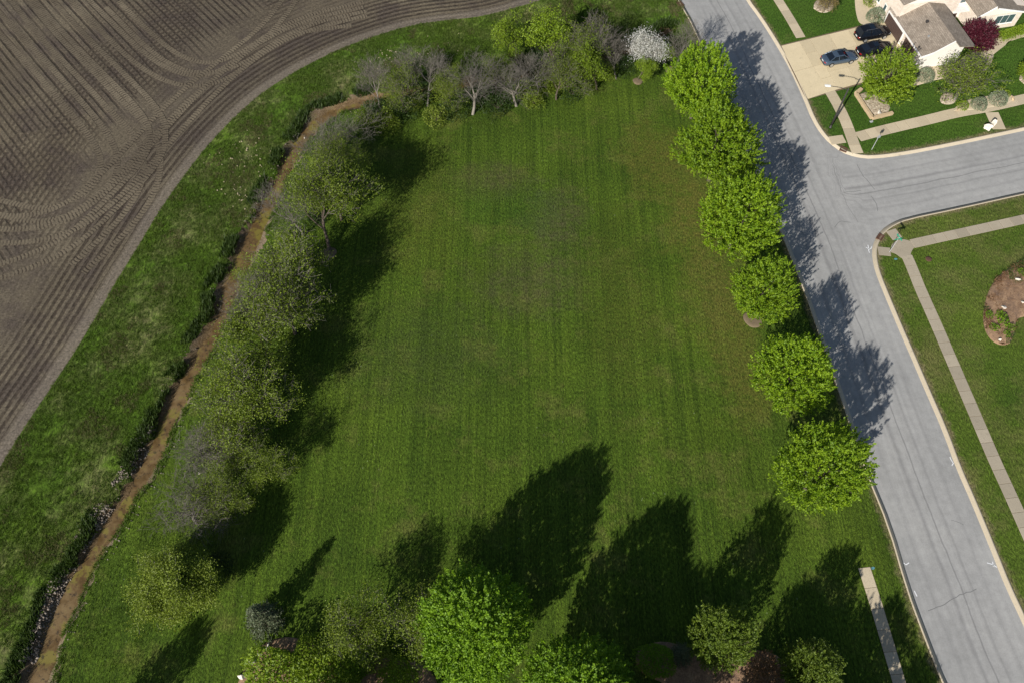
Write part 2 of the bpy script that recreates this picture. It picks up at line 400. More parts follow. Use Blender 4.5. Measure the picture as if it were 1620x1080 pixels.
# ---- house and street furniture
roof_m = M('shingle_roof', .95, .2)
_n = roof_m.noise(.8, 4); _t = roof_m.n('TexBrick'); roof_m.put(_t.inputs['Vector'], roof_m.n('UVMap').outputs[0])
_t.inputs['Scale'].default_value = 1.0; _t.inputs['Brick Width'].default_value = .5; _t.inputs['Row Height'].default_value = .22; _t.inputs['Mortar Size'].default_value = .012
_t.inputs['Color1'].default_value = (.225, .188, .150, 1); _t.inputs['Color2'].default_value = (.30, .255, .208, 1); _t.inputs['Mortar'].default_value = (.13, .10, .08, 1)
_c = roof_m.mix(1.0, _t.outputs[0], roof_m.ramp(_n, [(.3, .85), (.7, 1.12)]), 'MULTIPLY')
_f = roof_m.noise(5, 4, .8); _c = roof_m.mix(1.0, _c, roof_m.ramp(_f, [(.3, .75), (.7, 1.25)]), 'MULTIPLY')
roof_m = roof_m.done(_c, roof_m.bump(_f, .5, .04))
brick_m = M('pale_brick', .9, .2)
_t = brick_m.n('TexBrick'); brick_m.put(_t.inputs['Vector'], brick_m.n('UVMap').outputs[0])
_t.inputs['Scale'].default_value = 1.0; _t.inputs['Brick Width'].default_value = .42; _t.inputs['Row Height'].default_value = .2; _t.inputs['Mortar Size'].default_value = .012
_t.inputs['Color1'].default_value = (.80, .70, .60, 1); _t.inputs['Color2'].default_value = (.68, .57, .47, 1); _t.inputs['Mortar'].default_value = (.62, .55, .48, 1)
brick_m = brick_m.done(_t.outputs[0])
siding_m = plain('white_siding', (.80, .76, .70), .7, .3, .04)
trim_m = plain('white_trim', (.82, .80, .77), .5, .4, .03)
door_m = plain('brown_garage_panels', (.085, .055, .045), .55, .4, .1)
glass_m = plain('dark_window_glass', (.06, .10, .105), .08, .6, .1)
blackpaint_m = plain('black_car_paint', (.006, .006, .008), .12, .6, .2)
bluepaint_car_m = plain('slate_blue_car_paint', (.075, .11, .16), .22, .6, .1, metal=.35)
carglass_m = plain('tinted_car_glass', (.008, .012, .02), .04, .7, .1)
rubber_m = plain('tyre_rubber', (.015, .015, .015), .8, .2)
rim_m = plain('alloy_rim', (.50, .50, .50), .3, .5, .1, metal=.6)
redlens_m = plain('red_tail_lens', (.30, .012, .012), .2, .6)
clearlens_m = plain('clear_lamp_lens', (.62, .64, .66), .1, .6)
chrome_m = plain('chrome', (.62, .62, .64), .15, .6, .03, metal=.9)
pole_m = plain('dark_bronze_pole', (.045, .042, .042), .5, .4)
galv_m = plain('galvanised_steel', (.42, .43, .44), .45, .5, .1, metal=.4)
lampwhite_m = plain('pale_lamp_housing', (.72, .72, .70), .4, .4)
signgreen_m = plain('green_sign_sheet', (.03, .30, .19), .4, .5)
iron_m = plain('rusty_iron', (.10, .052, .036), .8, .3, .3)

# ------------------------------------------------------------------ survey lines
FIELD = smooth_poly(GL([(-400, 1420), (-200, 1085), (-60, 842), (0, 738), (40, 672), (90, 600), (135, 530), (190, 435), (215, 396), (259, 322), (322, 237), (363, 193), (407, 152), (463, 115), (540, 76), (600, 55), (647, 41), (700, 33), (760, 27), (810, 14), (859, 0), (930, -30), (1000, -70)]) + [(30, 145), (50, 260)], 2)
CREEK = smooth_poly(GL([(-5, 1200), (25, 1140), (55, 1080), (78, 1002), (108, 935), (130, 899), (155, 852), (183, 813), (205, 780), (222, 752), (250, 697), (266, 655), (280, 624), (308, 572), (325, 541), (350, 494), (357, 463), (379, 416), (401, 369), (420, 327), (443, 280), (459, 247), (479, 213), (500, 189), (530, 170), (575, 157), (620, 149), (665, 142), (710, 134), (750, 127), (800, 120), (860, 110), (930, 98), (1000, 80), (1060, 45)]), 2)
KL = smooth_poly([(40.5, -8), (39, 4)] + GL([(1493, 1080), (1463, 1003), (1437, 933), (1407, 830), (1375, 753), (1345, 667), (1320, 593), (1292, 513), (1273, 457), (1242, 380), (1205, 290), (1165, 200), (1128, 115), (1099, 44), (1075, 2), (1050, -45)]) + [(8, 190)], 1)
KR = smooth_poly(GL([(1030, -262), (1140, -75), (1184, 0), (1205, 28), (1233, 72), (1254, 109), (1275, 155), (1289, 190), (1307, 217), (1331, 237), (1353, 245), (1377, 248), (1423, 243), (1507, 227), (1620, 203), (1800, 165), (2200, 85)]), 1)
KS = smooth_poly(GL([(2250, 180), (1800, 268), (1620, 306), (1513, 330), (1435, 346), (1409, 357), (1392, 373), (1384, 394), (1386, 415), (1392, 436), (1409, 477), (1428, 522), (1445, 560), (1465, 607), (1497, 680), (1518, 738), (1540, 787), (1573, 867), (1597, 927), (1620, 975), (1660, 1065)]) + [(48.6, -8)], 1)
KL = resample(KL, .9); KR = resample(KR, .9); KS = resample(KS, .9)
CREEK = resample(CREEK, .7); FIELD = resample(FIELD, 1.2)
ROAD = np.vstack([KL, [[20, 200]], KR, [[150, 100], [150, 62]], KS])
ROAD = np.vstack([KL, KR, KS])
CENTER = resample(np.array([(44.5, -8), (43, 4)] + [tuple((np.array(G(a, b)) + np.array(G(c, d))) / 2) for a, b, c, d in
     [(1463, 1003, 1632, 1003), (1375, 753, 1524, 753), (1320, 593, 1459, 593), (1292, 513, 1425, 513), (1242, 380, 1378, 380), (1165, 200, 1296, 200), (1099, 44, 1216, 44)]] + [(24, 125), (14, 190)]), 2.0)
SIDE = resample(np.array(GL([(1310, 312), (1400, 300), (1500, 280), (1620, 255), (2200, 135)])), 2.0)

rng = np.random.default_rng(7)
BEND = float(dist_poly(np.array([G(500, 189)]), CREEK)[1][0])
# ------------------------------------------------------------------ ground: one triangulation cut into regions
def creek_width(al): return (1.0 - .45 * sst(np.asarray(al), BEND, BEND + 14)) * (1.15 + .26 * np.sin(al * .21) * np.sin(al * .067 + 1) + .2 * np.sin(al * .9 + 2))
def build_ground():
    pts = []; edges = []
    def chain(P, closed=False):
        i0 = len(pts); pts.extend([tuple(p) for p in P]); n = len(P)
        edges.extend([(i0 + i, i0 + i + 1) for i in range(n - 1)])
        if closed: edges.append((i0 + n - 1, i0))
    chain(FIELD); chain(ROAD, True)
    n, t = normals(CREEK)
    for off in (-5.5, -4.2, -3.4, -2.8, -2.3, -1.9, -1.5, -1.1, -.7, 0, .7, 1.1, 1.5, 1.9, 2.3, 2.8, 3.4, 4.2, 5.5):
        P = CREEK + n * off + rng.normal(0, .08, CREEK.shape)
        dd, _ = dist_poly(P, CREEK); pts.extend([tuple(p) for p in P[np.abs(np.abs(dd) - abs(off)) < .35]])
    gx, gy = np.meshgrid(np.arange(-90, 96, 1.7), np.arange(-4, 118, 1.7))
    g = np.stack([gx.ravel(), gy.ravel()], 1) + rng.uniform(-.4, .4, (gx.size, 2))
    pts.extend([tuple(p) for p in g])
    gx, gy = np.meshgrid(np.arange(-200, 201, 14.0), np.arange(-60, 240, 14.0))
    g = np.stack([gx.ravel(), gy.ravel()], 1); m = (np.abs(g[:, 0]) > 95) | (g[:, 1] > 120) | (g[:, 1] < -6)
    pts.extend([tuple(p) for p in g[m]])
    pts.extend([(-3000, -3000), (3000, -3000), (3000, 3000), (-3000, 3000), (-3000, 0), (3000, 0), (0, 3000), (0, -3000)])
    V, E, F, _, _, _ = delaunay_2d_cdt([Vector(p) for p in pts], edges, [], 0, 1e-4)
    V = np.array([(v.x, v.y) for v in V]); F = np.array([f for f in F if len(f) == 3])
    a = (V[F[:, 1], 0] - V[F[:, 0], 0]) * (V[F[:, 2], 1] - V[F[:, 0], 1]) - (V[F[:, 1], 1] - V[F[:, 0], 1]) * (V[F[:, 2], 0] - V[F[:, 0], 0])
    F[a < 0] = F[a < 0][:, ::-1]; F = F[np.abs(a) > 1e-7]
    return V, F
GV, GF = build_ground()
GC = GV[GF].mean(1)
FIELDPOLY = np.vstack([FIELD, [[50, 3000], [-3000, 3000], [-3000, -3000], FIELD[0] + [0, -400]]])
in_road = inside(GC, ROAD); in_field = inside(GC, FIELDPOLY) & ~in_road
cd, cal = dist_poly(GC, CREEK)
def bank_edge(Q, cd, al): return creek_width(al) + (.7 * (vnoise(Q[:, 0] * .9, Q[:, 1] * .9, 3) - .5)) + np.where(cd < 0, .1, .15)
in_creek = (np.abs(cd) < bank_edge(GC, cd, cal)) & ~in_field & ~in_road & (GC[:, 1] < 110) & (GC[:, 0] < 24)
KLd, _ = dist_poly(GC, KL)
east = KLd > 0
in_meadow = ~in_field & ~in_road & ~in_creek & ~east & (cd < 0)
north = inside(GC, np.vstack([KR, [[3000, 100], [3000, 3000], [0, 3000]]]))
in_yard = ~in_road & east & north
in_corner = ~in_road & east & ~north
in_lawn = ~(in_field | in_road | in_creek | in_meadow | in_yard | in_corner)
Vcd, Val = dist_poly(GV, CREEK)
Vfd, Vfl = dist_poly(GV, FIELD)
VKL, _ = dist_poly(GV, KL)
def height(Q, cd, al, fd):
    w = creek_width(al); a = np.abs(cd)
    left = cd < 0
    inner = .22 + .5 * vnoise(al * .35, np.where(left, 3.0, 9.0), 51) + .25 * vnoise(al * 1.1, np.where(left, 3.0, 9.0), 52)
    t = np.where(left, sst(a, inner, w + .1), sst(a, inner, w + .5))
    z = -.68 + .66 * t + .12 * (vnoise(Q[:, 0] * 1.3, Q[:, 1] * 1.3, 5) - .5) * np.clip(t * 8 + .45, 0, 1)
    fade = np.where((Q[:, 0] < 24) & (Q[:, 1] < 112) & (Q[:, 1] > -25), 1.0, 0.0)
    z = np.where(t >= 1, 0.0, z) * fade
    und = .22 * (vnoise(Q[:, 0] * .33, Q[:, 1] * .33, 9) - .5) * sst(a, 1.0, 3) * sst(-fd if False else np.abs(fd), 0, 2)
    und = np.where((cd < 3) & (np.abs(Q[:, 0]) < 150), und, 0)
    return z + und
VK = np.minimum(np.minimum(np.abs(dist_poly(GV, KL)[0]), np.abs(dist_poly(GV, KR)[0])), np.abs(dist_poly(GV, KS)[0]))
GZ = height(GV, Vcd, Val, Vfd)
GZ = np.where((VK < 1.5) | (VKL > 0), 0.0, GZ)
GZ = np.where(Vfd < .01, 0.0, GZ)
ROADZ = -.105
_fo = np.array([math.cos(rad(41.5)), math.sin(rad(41.5))])     # normal of the diagonal rows
def region(name, mask, mat, z=None, attrs=None, smooth=True):
    f = GF[mask]; u, inv = np.unique(f, return_inverse=True)
    V = np.column_stack([GV[u], GZ[u] if z is None else np.full(len(u), z)])
    at = {k: a[u] for k, a in (attrs or {}).items()}
    return link(name, npmesh(name, V, inv.reshape(-1, 3), mat, smooth, at), kind='structure')
region('ploughed_field', in_field, soil_m, attrs={'edge': np.abs(Vfd), 'diag': GV @ _fo})
region('meadow_strip', in_meadow, meadow_m)
region('creek_bed', in_creek, bank_m, attrs={'side': Vcd / 3.0})
region('mown_lawn', in_lawn, lawn_m, attrs={'kerb': VK})
region('house_lawn', in_yard, yard_m, attrs={'kerb': VK})
region('corner_lawn', in_corner, corner_m, attrs={'kerb': VK})
cu, ca = dist_poly(GV, CENTER); su, sa = dist_poly(GV, SIDE)
onside = (su ** 2 < cu ** 2) & (cu > 4.5)
region('road', in_road, road_m, ROADZ, {'across': np.where(onside, su, cu), 'along': np.where(onside, sa, ca)})
road_o = bpy.data.objects['road']

# creek water: a closed sheet following the channel
def strip_mesh(name, P, hw, z, mat, attrs=True, jitter=0.0):
    n, t = normals(P); k = 5; V = []; ac = []; al = []
    L = np.r_[0, np.cumsum(np.linalg.norm(np.diff(P, axis=0), axis=1))]
    hw = np.broadcast_to(hw, (len(P),))
    for j in range(k):
        s = -1 + 2 * j / (k - 1)
        V.append(np.column_stack([P + n * (hw * s)[:, None], np.full(len(P), z)])); ac.append(hw * s); al.append(L)
    V = np.concatenate(V); N = len(P)
    F = [(j * N + i, (j + 1) * N + i, (j + 1) * N + i + 1, j * N + i + 1) for j in range(k - 1) for i in range(N - 1)]
    return npmesh(name, V, np.array(F)[:, ::1], mat, True, {'across': np.concatenate(ac), 'along': np.concatenate(al)})
CRK = CREEK[(CREEK[:, 1] < 108) & (CREEK[:, 0] < 24)]
CRKn, _ = normals(CRK); _i = np.arange(len(CRK)) * 1.0; _o = np.zeros(len(CRK))
CRW = CRK
link('creek_water', strip_mesh('creek_water', CRW, 1.35 * (1 - .4 * sst(_i * .7, BEND, BEND + 14)), -.585, water_m), kind='structure')

# tyre tracks pressed across the field: pairs of ribbons of loose ridged soil
def px1(pts): return GL([(x / 2.7, y / 2.7) for x, y in pts])
passes = [px1([(60, -30), (200, 150), (350, 300), (520, 480), (620, 570), (655, 680), (640, 800), (560, 930), (430, 1060), (330, 1150)]),
          px1([(-40, 60), (150, 260), (300, 430), (420, 570), (475, 680), (450, 790), (330, 880), (180, 930), (-30, 880)]),
          px1([(300, -40), (430, 90), (560, 220), (680, 310), (800, 350), (930, 340), (1080, 230), (1200, 130), (1500, 90)]),
          px1([(480, 20), (640, 180), (760, 270), (900, 300), (1040, 250), (1180, 150), (1330, 80), (1560, 30)]),
          px1([(-60, 1010), (140, 1010), (330, 960), (520, 800), (700, 600), (900, 380), (1100, 210), (1300, 110), (1560, 50)]),
          px1([(-60, 940), (100, 960), (300, 900), (480, 740), (640, 560), (800, 400), (1000, 240), (1150, 120), (1260, -30)]),
          px1([(-80, 1180), (100, 1130), (300, 1040), (500, 850), (660, 680), (680, 560), (640, 470), (480, 310), (300, 130), (150, -40)])]
root = empty('tyre_tracks', (0, 0, 0), kind='structure')
for i, p in enumerate(passes):
    P = resample(smooth_poly(p, 3), .8); n, t = normals(P)
    for off in (-1.0, 1.0):
        link('tyre_track', strip_mesh('tyre_track', P + n * off, .38, .012 + .004 * i + (.002 if off > 0 else 0), tread_m), root)

# ------------------------------------------------------------------ kerbs, pavements, drive
def kerb(name, P, side):
    n, t = normals(P); n = n * side      # n points to the lawn
    prof = [(-.34, ROADZ - .15), (-.34, ROADZ + .012), (-.05, ROADZ + .035), (0.0, .018), (.17, .026), (.17, -.3)]
    V = np.concatenate([np.column_stack([P + n * o, np.full(len(P), z)]) for o, z in prof]); N = len(P)
    F = [(j * N + i, j * N + i + 1, (j + 1) * N + i + 1, (j + 1) * N + i) for j in range(len(prof) - 1) for i in range(N - 1)]
    me = npmesh(name, V, np.array(F)[:, ::(1 if side < 0 else -1)], kerb_m)
    return link(name, me, kind='structure')
kerb('park_kerb', KL, -1); kerb('house_kerb', KR, -1); kerb('corner_kerb', KS, -1)

def slab_mesh(q, z0, z1, mat, name='slab', bev=.015):
    """a slab from a quad (4 xy corners, ccw) with a small chamfer"""
    q = np.array(q, float); c = q.mean(0); a = 0
    for i in range(4): a += q[i, 0] * q[(i + 1) % 4, 1] - q[(i + 1) % 4, 0] * q[i, 1]
    if a < 0: q = q[::-1]
    qi = c + (q - c) * (1 - bev)
    V = [(*p, z0) for p in q] + [(*p, z1 - .012) for p in q] + [(*p, z1) for p in qi]
    F = [(i, (i + 1) % 4, 4 + (i + 1) % 4, 4 + i) for i in range(4)] + [(4 + i, 4 + (i + 1) % 4, 8 + (i + 1) % 4, 8 + i) for i in range(4)] + [(8, 9, 10, 11)]
    return pymesh(name, V, F, mat)
RG = random.Random(3)
def walk(name, pts, width, mat, step=1.45, gap=.035, z=.03, raw=False):
    root = empty(name, (0, 0, 0), kind='structure')
    P = resample(smooth_poly(pts if raw else GL(pts), 2), step); n, t = normals(P)
    for i in range(len(P) - 1):
        a, b = P[i] + t[i] * gap / 2, P[i + 1] - t[i + 1] * gap / 2
        q = [a - n[i] * width / 2, b - n[i + 1] * width / 2, b + n[i + 1] * width / 2, a + n[i] * width / 2]
        link('slab', slab_mesh(q, -.1, z + RG.uniform(-.006, .008), mat), root)
    bed = strip_mesh('joint_bed', P, width / 2 + .02, .012, dirt_m); link('joint_bed', bed, root)
    return root
walk('house_pavement', [(1185, -70), (1231, 0), (1250, 30), (1267, 60)], 1.35, walk_m)
walk('house_pavement', [(1311, 142), (1322, 160), (1333, 181), (1343, 205), (1350, 226), (1357, 243)], 1.45, walk_m)
walk('house_pavement', [(1357, 217), (1402, 205), (1472, 189), (1514, 178), (1560, 171), (1620, 157), (1700, 138), (1800, 115)], 1.6, walk_m)
walk('kerb_ramp', [(1313, 223), (1336, 220)], 1.35, walk_m)
walk('kerb_ramp', [(1569, 178), (1581, 205)], 1.7, walk_m)
walk('corner_pavement', [(1443, 386), (1488, 376), (1552, 362), (1620, 347), (1750, 318), (1900, 285)], 1.25, walk2_m)
walk('corner_pavement', [(1434, 404), (1443, 424), (1456, 458), (1475, 499), (1510, 580), (1553, 680), (1572, 725), (1592, 768), (1610, 808), (1640, 875), (1700, 1010)], 1.3, walk2_m)
walk('park_pavement', [(1367, 897), (1385, 952), (1402, 1010), (1423, 1080), (1440, 1140)], 1.15, walk_m, step=1.75)
walk('corner_ramp', [(1409, 364), (1420, 378)], 1.3, walk2_m)
walk('corner_ramp', [(1389, 397), (1409, 399)], 1.2, walk2_m)
def flat_patch(name, pts, z, mat, thick=.1, raw=False, dome=0.0, sm=2, **k):
    P = np.array(pts if raw else GL(pts)); P = np.vstack([P, P[:1]])
    if sm: P = smooth_poly(P, sm)
    P = P[:-1]; c = P.mean(0); a = np.sum(P[:, 0] * np.roll(P[:, 1], -1) - np.roll(P[:, 0], -1) * P[:, 1])
    if a < 0: P = P[::-1]
    N = len(P); V = [(*p, -thick) for p in P]; rings = [(1.0, 0.0), (.93, .55), (.7, .85), (.4, 1.0)]
    for r, h in rings: V += [(*(c + (p - c) * r), z + dome * h) for p in P]
    V.append((*c, z + dome))
    F = []
    for j in range(len(rings)): F += [(j * N + i, j * N + (i + 1) % N, (j + 1) * N + (i + 1) % N, (j + 1) * N + i) for i in range(N)]
    o = len(rings) * N; F += [(o + i, o + (i + 1) % N, len(V) - 1) for i in range(N)]
    return link(name, pymesh(name, V, F, mat, smooth=dome > 0), **(k or {'kind': 'structure'}))
flat_patch('corner_apron', [(1409, 399), (1410, 386), (1424, 378), (1440, 381), (1450, 388), (1441, 398), (1440, 410), (1427, 410), (1418, 402)], .022, walk2_m)
# driveway panels: bilinear grid between four corners
root = empty('driveway', (0, 0, 0), kind='structure')
def panels(c00, c10, c11, c01, nu, nv, gap=.03):
    A = [np.array(G(*c)) for c in (c00, c10, c11, c01)]
    f = lambda u, v: (A[0] * (1 - u) + A[1] * u) * (1 - v) + (A[3] * (1 - u) + A[2] * u) * v
    for i in range(nu):
        for j in range(nv):
            q = [f(i / nu, j / nv), f((i + 1) / nu, j / nv), f((i + 1) / nu, (j + 1) / nv), f(i / nu, (j + 1) / nv)]
            c = sum(q) / 4; q = [p + (c - p) / np.linalg.norm(c - p) * gap / 1.4 for p in q]
            link('panel', slab_mesh(q, -.08, .035 + RG.uniform(-.005, .006), conc_m, 'panel', .006), root)
panels((1281, 62), (1401, 33), (1447, 108), (1326.5, 141.5), 4, 3)
panels((1264.5, 66), (1281, 62), (1326.5, 141.5), (1310, 146.5), 1, 4)
panels((1236, 73), (1264.5, 66), (1310, 146.5), (1278, 157), 1, 2)
q = [G(1234, 72), G(1404, 30), G(1450, 109), G(1276, 158)]
link('joint_bed', slab_mesh(q, -.09, .015, dirt_m, 'joint_bed'), root)
# front walk and beds round the house
flat_patch('front_walk', [(1353, -20), (1352, 0), (1354, 22), (1360, 40), (1382, 40), (1392, 30), (1384, 8), (1376, -20)], .03, walk_m)
flat_patch('gravel_bed', [(1434, 140), (1447, 112), (1462, 100), (1485, 108), (1512, 98), (1560, 72), (1573, 78), (1571, 97), (1556, 116), (1520, 122), (1482, 126), (1460, 133)], .03, walk_m, dome=.05)
flat_patch('gravel_bed', [(1508, 176), (1514, 166), (1530, 158), (1560, 153), (1585, 146), (1604, 150), (1605, 160), (1580, 168), (1545, 174)], .035, walk_m, dome=.05)
flat_patch('stone_ring_bed', [(1487, 157), (1490, 149), (1500, 146), (1511, 150), (1514, 158), (1508, 165), (1496, 166), (1488, 163)], .03, gravel_m, dome=.12)
flat_patch('stone_ring_bed', [(1287, 14), (1296, 20), (1308, 21), (1320, 14), (1318, 4), (1300, -4), (1288, 4)], .03, gravel_m, dome=.1)
flat_patch('stone_ring_bed', [(1612, 126), (1615, 116), (1626, 113), (1640, 118), (1638, 132), (1622, 136)], .03, gravel_m, dome=.1)
flat_patch('hedge_bed', [(1556, 72), (1576, 60), (1600, 57), (1640, 47), (1660, 46), (1660, 52), (1622, 58), (1590, 68), (1577, 78), (1571, 90)], .03, walk_m, dome=.03)
flat_patch('planter_fill', [(1358, 150), (1380, 186), (1411, 179), (1400, 150), (1390, 140)], .06, gravel_m, dome=.12, sm=1)
flat_patch('mulch_bed', [(1640, 402), (1611, 416), (1581, 434), (1564, 458), (1556, 488), (1555, 511), (1562, 532), (1577, 545), (1592, 546), (1601, 540), (1605, 522), (1607, 504), (1625, 500), (1680, 480), (1700, 420)], .03, mulch_m, dome=.22)
for p, s in (((1192, 505), 1.15), ((1063, 112), .9), ((1009, 129), .7), ((484, 457), 1.0), ((522, 400), .8)):
    c = G(*p); flat_patch('tree_mulch', [(c[0] + s * (1 + .12 * math.sin(3 * a)) * math.cos(a), c[1] + s * math.sin(a)) for a in np.linspace(0, 6.28, 11)[:-1]], .03, dirt_m, dome=.1, raw=True)
flat_patch('island_bed', [(1045, 1078), (1010, 1062), (1003, 1035), (1020, 1018), (1060, 1012), (1120, 1040), (1210, 1022), (1260, 1060), (1270, 1120), (1140, 1130)], .03, mulch_m, dome=.15)
flat_patch('shrub_bed', [(372, 1090), (392, 1046), (420, 1012), (470, 1004), (540, 1040), (640, 1040), (690, 1060), (700, 1130), (500, 1140)], .03, mulch_m, dome=.12)

# cracks and crew markings on the road: thin sheets
def ribbon(name, pts, w, mat, z, parent=None, **k):
    P = resample(np.array(GL(pts, ROADZ)), .35); P = P + rng.normal(0, .035, P.shape)
    return link(name, strip_mesh(name, P, w, z, mat), parent, **k)
for pts, w in ([[(1356, 260), (1364, 278), (1378, 292), (1383, 300)], .035], [[(1378, 310), (1386, 322), (1389, 335)], .04], [[(1318, 262), (1326, 290), (1340, 325), (1358, 352)], .02],
               [[(1336, 305), (1350, 303), (1362, 302)], .03], [[(1468, 966), (1490, 957), (1515, 942), (1545, 931)], .03], [[(1320, 360), (1330, 350), (1346, 352)], .035], [[(1525, 830), (1518, 826), (1505, 822)], .02]):
    ribbon('crack', pts, w, crack_m, ROADZ + .006, road_o)
for pts in ([(1502, 722), (1508, 730), (1506, 736)], [(1563, 890), (1571, 893), (1576, 896)], [(1570, 889), (1573, 895)], [(1429, 889), (1434, 893), (1438, 889)], [(1370, 392), (1377, 396), (1380, 390)], [(1373, 388), (1376, 400)], [(1447, 935), (1450, 942)]):
    ribbon('paint_mark', pts, .045, paint_m, ROADZ + .007, road_o)
for i, p in enumerate(((1381, 898), (1417, 410))):
    c = G(*p); a = np.linspace(0, 6.28, 12)[:-1]
    flat_patch('paint_blot', [(c[0] + .17 * (1 + .3 * math.sin(2 * t + i)) * math.cos(t), c[1] + .14 * math.sin(t)) for t in a], .012, bluepaint_m, raw=True)

# ------------------------------------------------------------------ small mesh builders
def bm_mesh(name, bm, mat, smooth=False):
    me = bpy.data.meshes.new(name); bm.to_mesh(me); bm.free()
    for m in (mat if isinstance(mat, (list, tuple)) else [mat]): me.materials.append(m)
    if smooth: me.polygons.foreach_set('use_smooth', [True] * len(me.polygons))
    return me
def box_bm(bm, c, s, rz=0, bev=0):
    r = bmesh.ops.create_cube(bm, size=1)
    vs = r['verts']; bmesh.ops.scale(bm, vec=s, verts=vs)
    if bev:
        es = list({e for v in vs for e in v.link_edges}); rb = bmesh.ops.bevel(bm, geom=es, offset=bev, segments=2, affect='EDGES'); vs = list({v for f in rb['faces'] for v in f.verts} | {v for v in vs if v.is_valid})
    bmesh.ops.rotate(bm, cent=(0, 0, 0), matrix=Matrix.Rotation(rz, 3, 'Z'), verts=vs)
    bmesh.ops.translate(bm, vec=c, verts=vs); return vs
def tube_arr(segs, sides):
    """segs: (n,8) p0 p1 r0 r1 -> prisms"""
    A = np.asarray(segs, float); p0, p1, r0, r1 = A[:, :3], A[:, 3:6], A[:, 6], A[:, 7]
    d = p1 - p0; d /= np.linalg.norm(d, axis=1)[:, None] + 1e-9
    h = np.where(np.abs(d[:, 2:3]) < .9, np.array([[0, 0, 1.]]), np.array([[1., 0, 0]]))
    u = np.cross(d, h); u /= np.linalg.norm(u, axis=1)[:, None] + 1e-9; v = np.cross(d, u)
    an = np.arange(sides) * 2 * math.pi / sides
    ring = lambda p, r: p[:, None, :] + r[:, None, None] * (u[:, None, :] * np.cos(an)[None, :, None] + v[:, None, :] * np.sin(an)[None, :, None])
    V = np.concatenate([ring(p0, r0), ring(p1, r1)], 1).reshape(-1, 3)
    base = (np.arange(len(A)) * 2 * sides)[:, None]
    F = np.concatenate([np.stack([base[:, 0] + i, base[:, 0] + (i + 1) % sides, base[:, 0] + sides + (i + 1) % sides, base[:, 0] + sides + i], 1) for i in range(sides)])
    return V, F
def leaves_mesh(name, C, size, mat, tint, up=.45, aspect=.62, r=None, dirs=None):
    """one folded-diamond quad per leaf, random facing with an upward bias"""
    r = r or rng; n = len(C); size = np.broadcast_to(size, (n,))
    N = r.normal(size=(n, 3)); N[:, 2] = np.abs(N[:, 2]) + up; N /= np.linalg.norm(N, axis=1)[:, None]
    T = r.normal(size=(n, 3)) if dirs is None else dirs + .45 * r.normal(size=(n, 3))
    T -= N * (T * N).sum(1)[:, None]; T /= np.linalg.norm(T, axis=1)[:, None] + 1e-9
    B = np.cross(N, T); a = (size * .5)[:, None]
    V = np.stack([C - T * a, C + B * a * aspect - N * a * .12, C + T * a, C - B * a * aspect - N * a * .12], 1).reshape(-1, 3)
    F = np.arange(4 * n).reshape(n, 4)
    return npmesh(name, V, F, mat, False, {'tint': np.repeat(tint, 4)})

# ------------------------------------------------------------------ trees
def skeleton(seed, H, trunk, spread, levels, kids, upt=.25, lean=0, wob=.16, taper=.62, r0=.16, droop=0.0, lenr=.62):
    """recursive limbs; returns list of segments (p0,p1,r0,r1,level) and twig ends with directions"""
    R = np.random.default_rng(seed); segs = []; tips = []
    def grow(p, d, L, r, lv):
        k = 3 if lv < 3 else 2; pts = [p]; rs = [r]
        for i in range(k):
            d = d + R.normal(0, wob, 3) + np.array([0, 0, upt * (.5 if lv == 0 else 1) / k - droop * lv / k]); d = d / np.linalg.norm(d)
            q = pts[-1] + d * L / k; rr = r * (1 - (1 - taper) * (i + 1) / k) if lv < levels else r * (1 - .8 * (i + 1) / k)
            segs.append((*pts[-1], *q, rs[-1], rr, lv)); pts.append(q); rs.append(rr)
        if lv >= levels: tips.append((pts[-1], d, pts[-2])); return
        nk = kids[lv]; base = R.uniform(0, 6.28)
        for j in range(nk):
            f = R.uniform(.35 if lv else .55, 1.0) if j else 1.0
            idx = f * k; i0 = min(int(idx), k - 1); fr = idx - i0
            b = pts[i0] * (1 - fr) + pts[i0 + 1] * fr
            az = base + j * 2.4 + R.normal(0, .3); ax = np.array([math.cos(az), math.sin(az), 0])
            ax = ax - d * (ax @ d); ax /= np.linalg.norm(ax) + 1e-9
            sp = spread * R.uniform(.7, 1.25) * (.35 if (j == 0 and lv == 0) else 1)
            nd = d * math.cos(sp) + ax * math.sin(sp)
            grow(b, nd / np.linalg.norm(nd), L * lenr * R.uniform(.75, 1.2) * (1.25 if lv == 0 else 1), rs[min(i0 + 1, k)] * (.62 if lv else .58), lv + 1)
    d0 = np.array([lean * math.cos(seed), lean * math.sin(seed), 1.0])
    grow(np.zeros(3), d0 / np.linalg.norm(d0), trunk, r0, 0)
    z = max(t[0][2] for t in tips); f = H / z
    S_ = np.array(segs); S_[:, :6] *= f; S_[:, 6:8] *= (f * .5 + .5)
    T = [(a * f, b, c * f) for a, b, c in tips]
    return S_, T
def wood_meshes(S_, mat, twig_mat, cut=2, rmin=.011):
    S_ = S_.copy(); S_[:, 6:8] = np.maximum(S_[:, 6:8], rmin)
    lo = S_[S_[:, 8] < cut]; hi = S_[S_[:, 8] >= cut]
    V, F = tube_arr(lo, 7); tm = npmesh('trunk', V, F, mat, True)
    bmh = None
    if len(hi):
        V, F = tube_arr(hi, 3); bmh = npmesh('branches', V, F, twig_mat, True)
    return tm, bmh
class Proto:
    def __init__(s, parts): s.parts = parts        # list of (name, mesh)
def place(proto, name, label, cat, group, xy, sc=1.0, rz=0.0, z=0.0, sxy=1.0):
    o = empty(name, (xy[0], xy[1], z), rz, label=label, cat=cat, group=group); o.scale = (sc * sxy, sc * sxy, sc)
    for n, me in proto.parts: link(n, me, o)
    return o
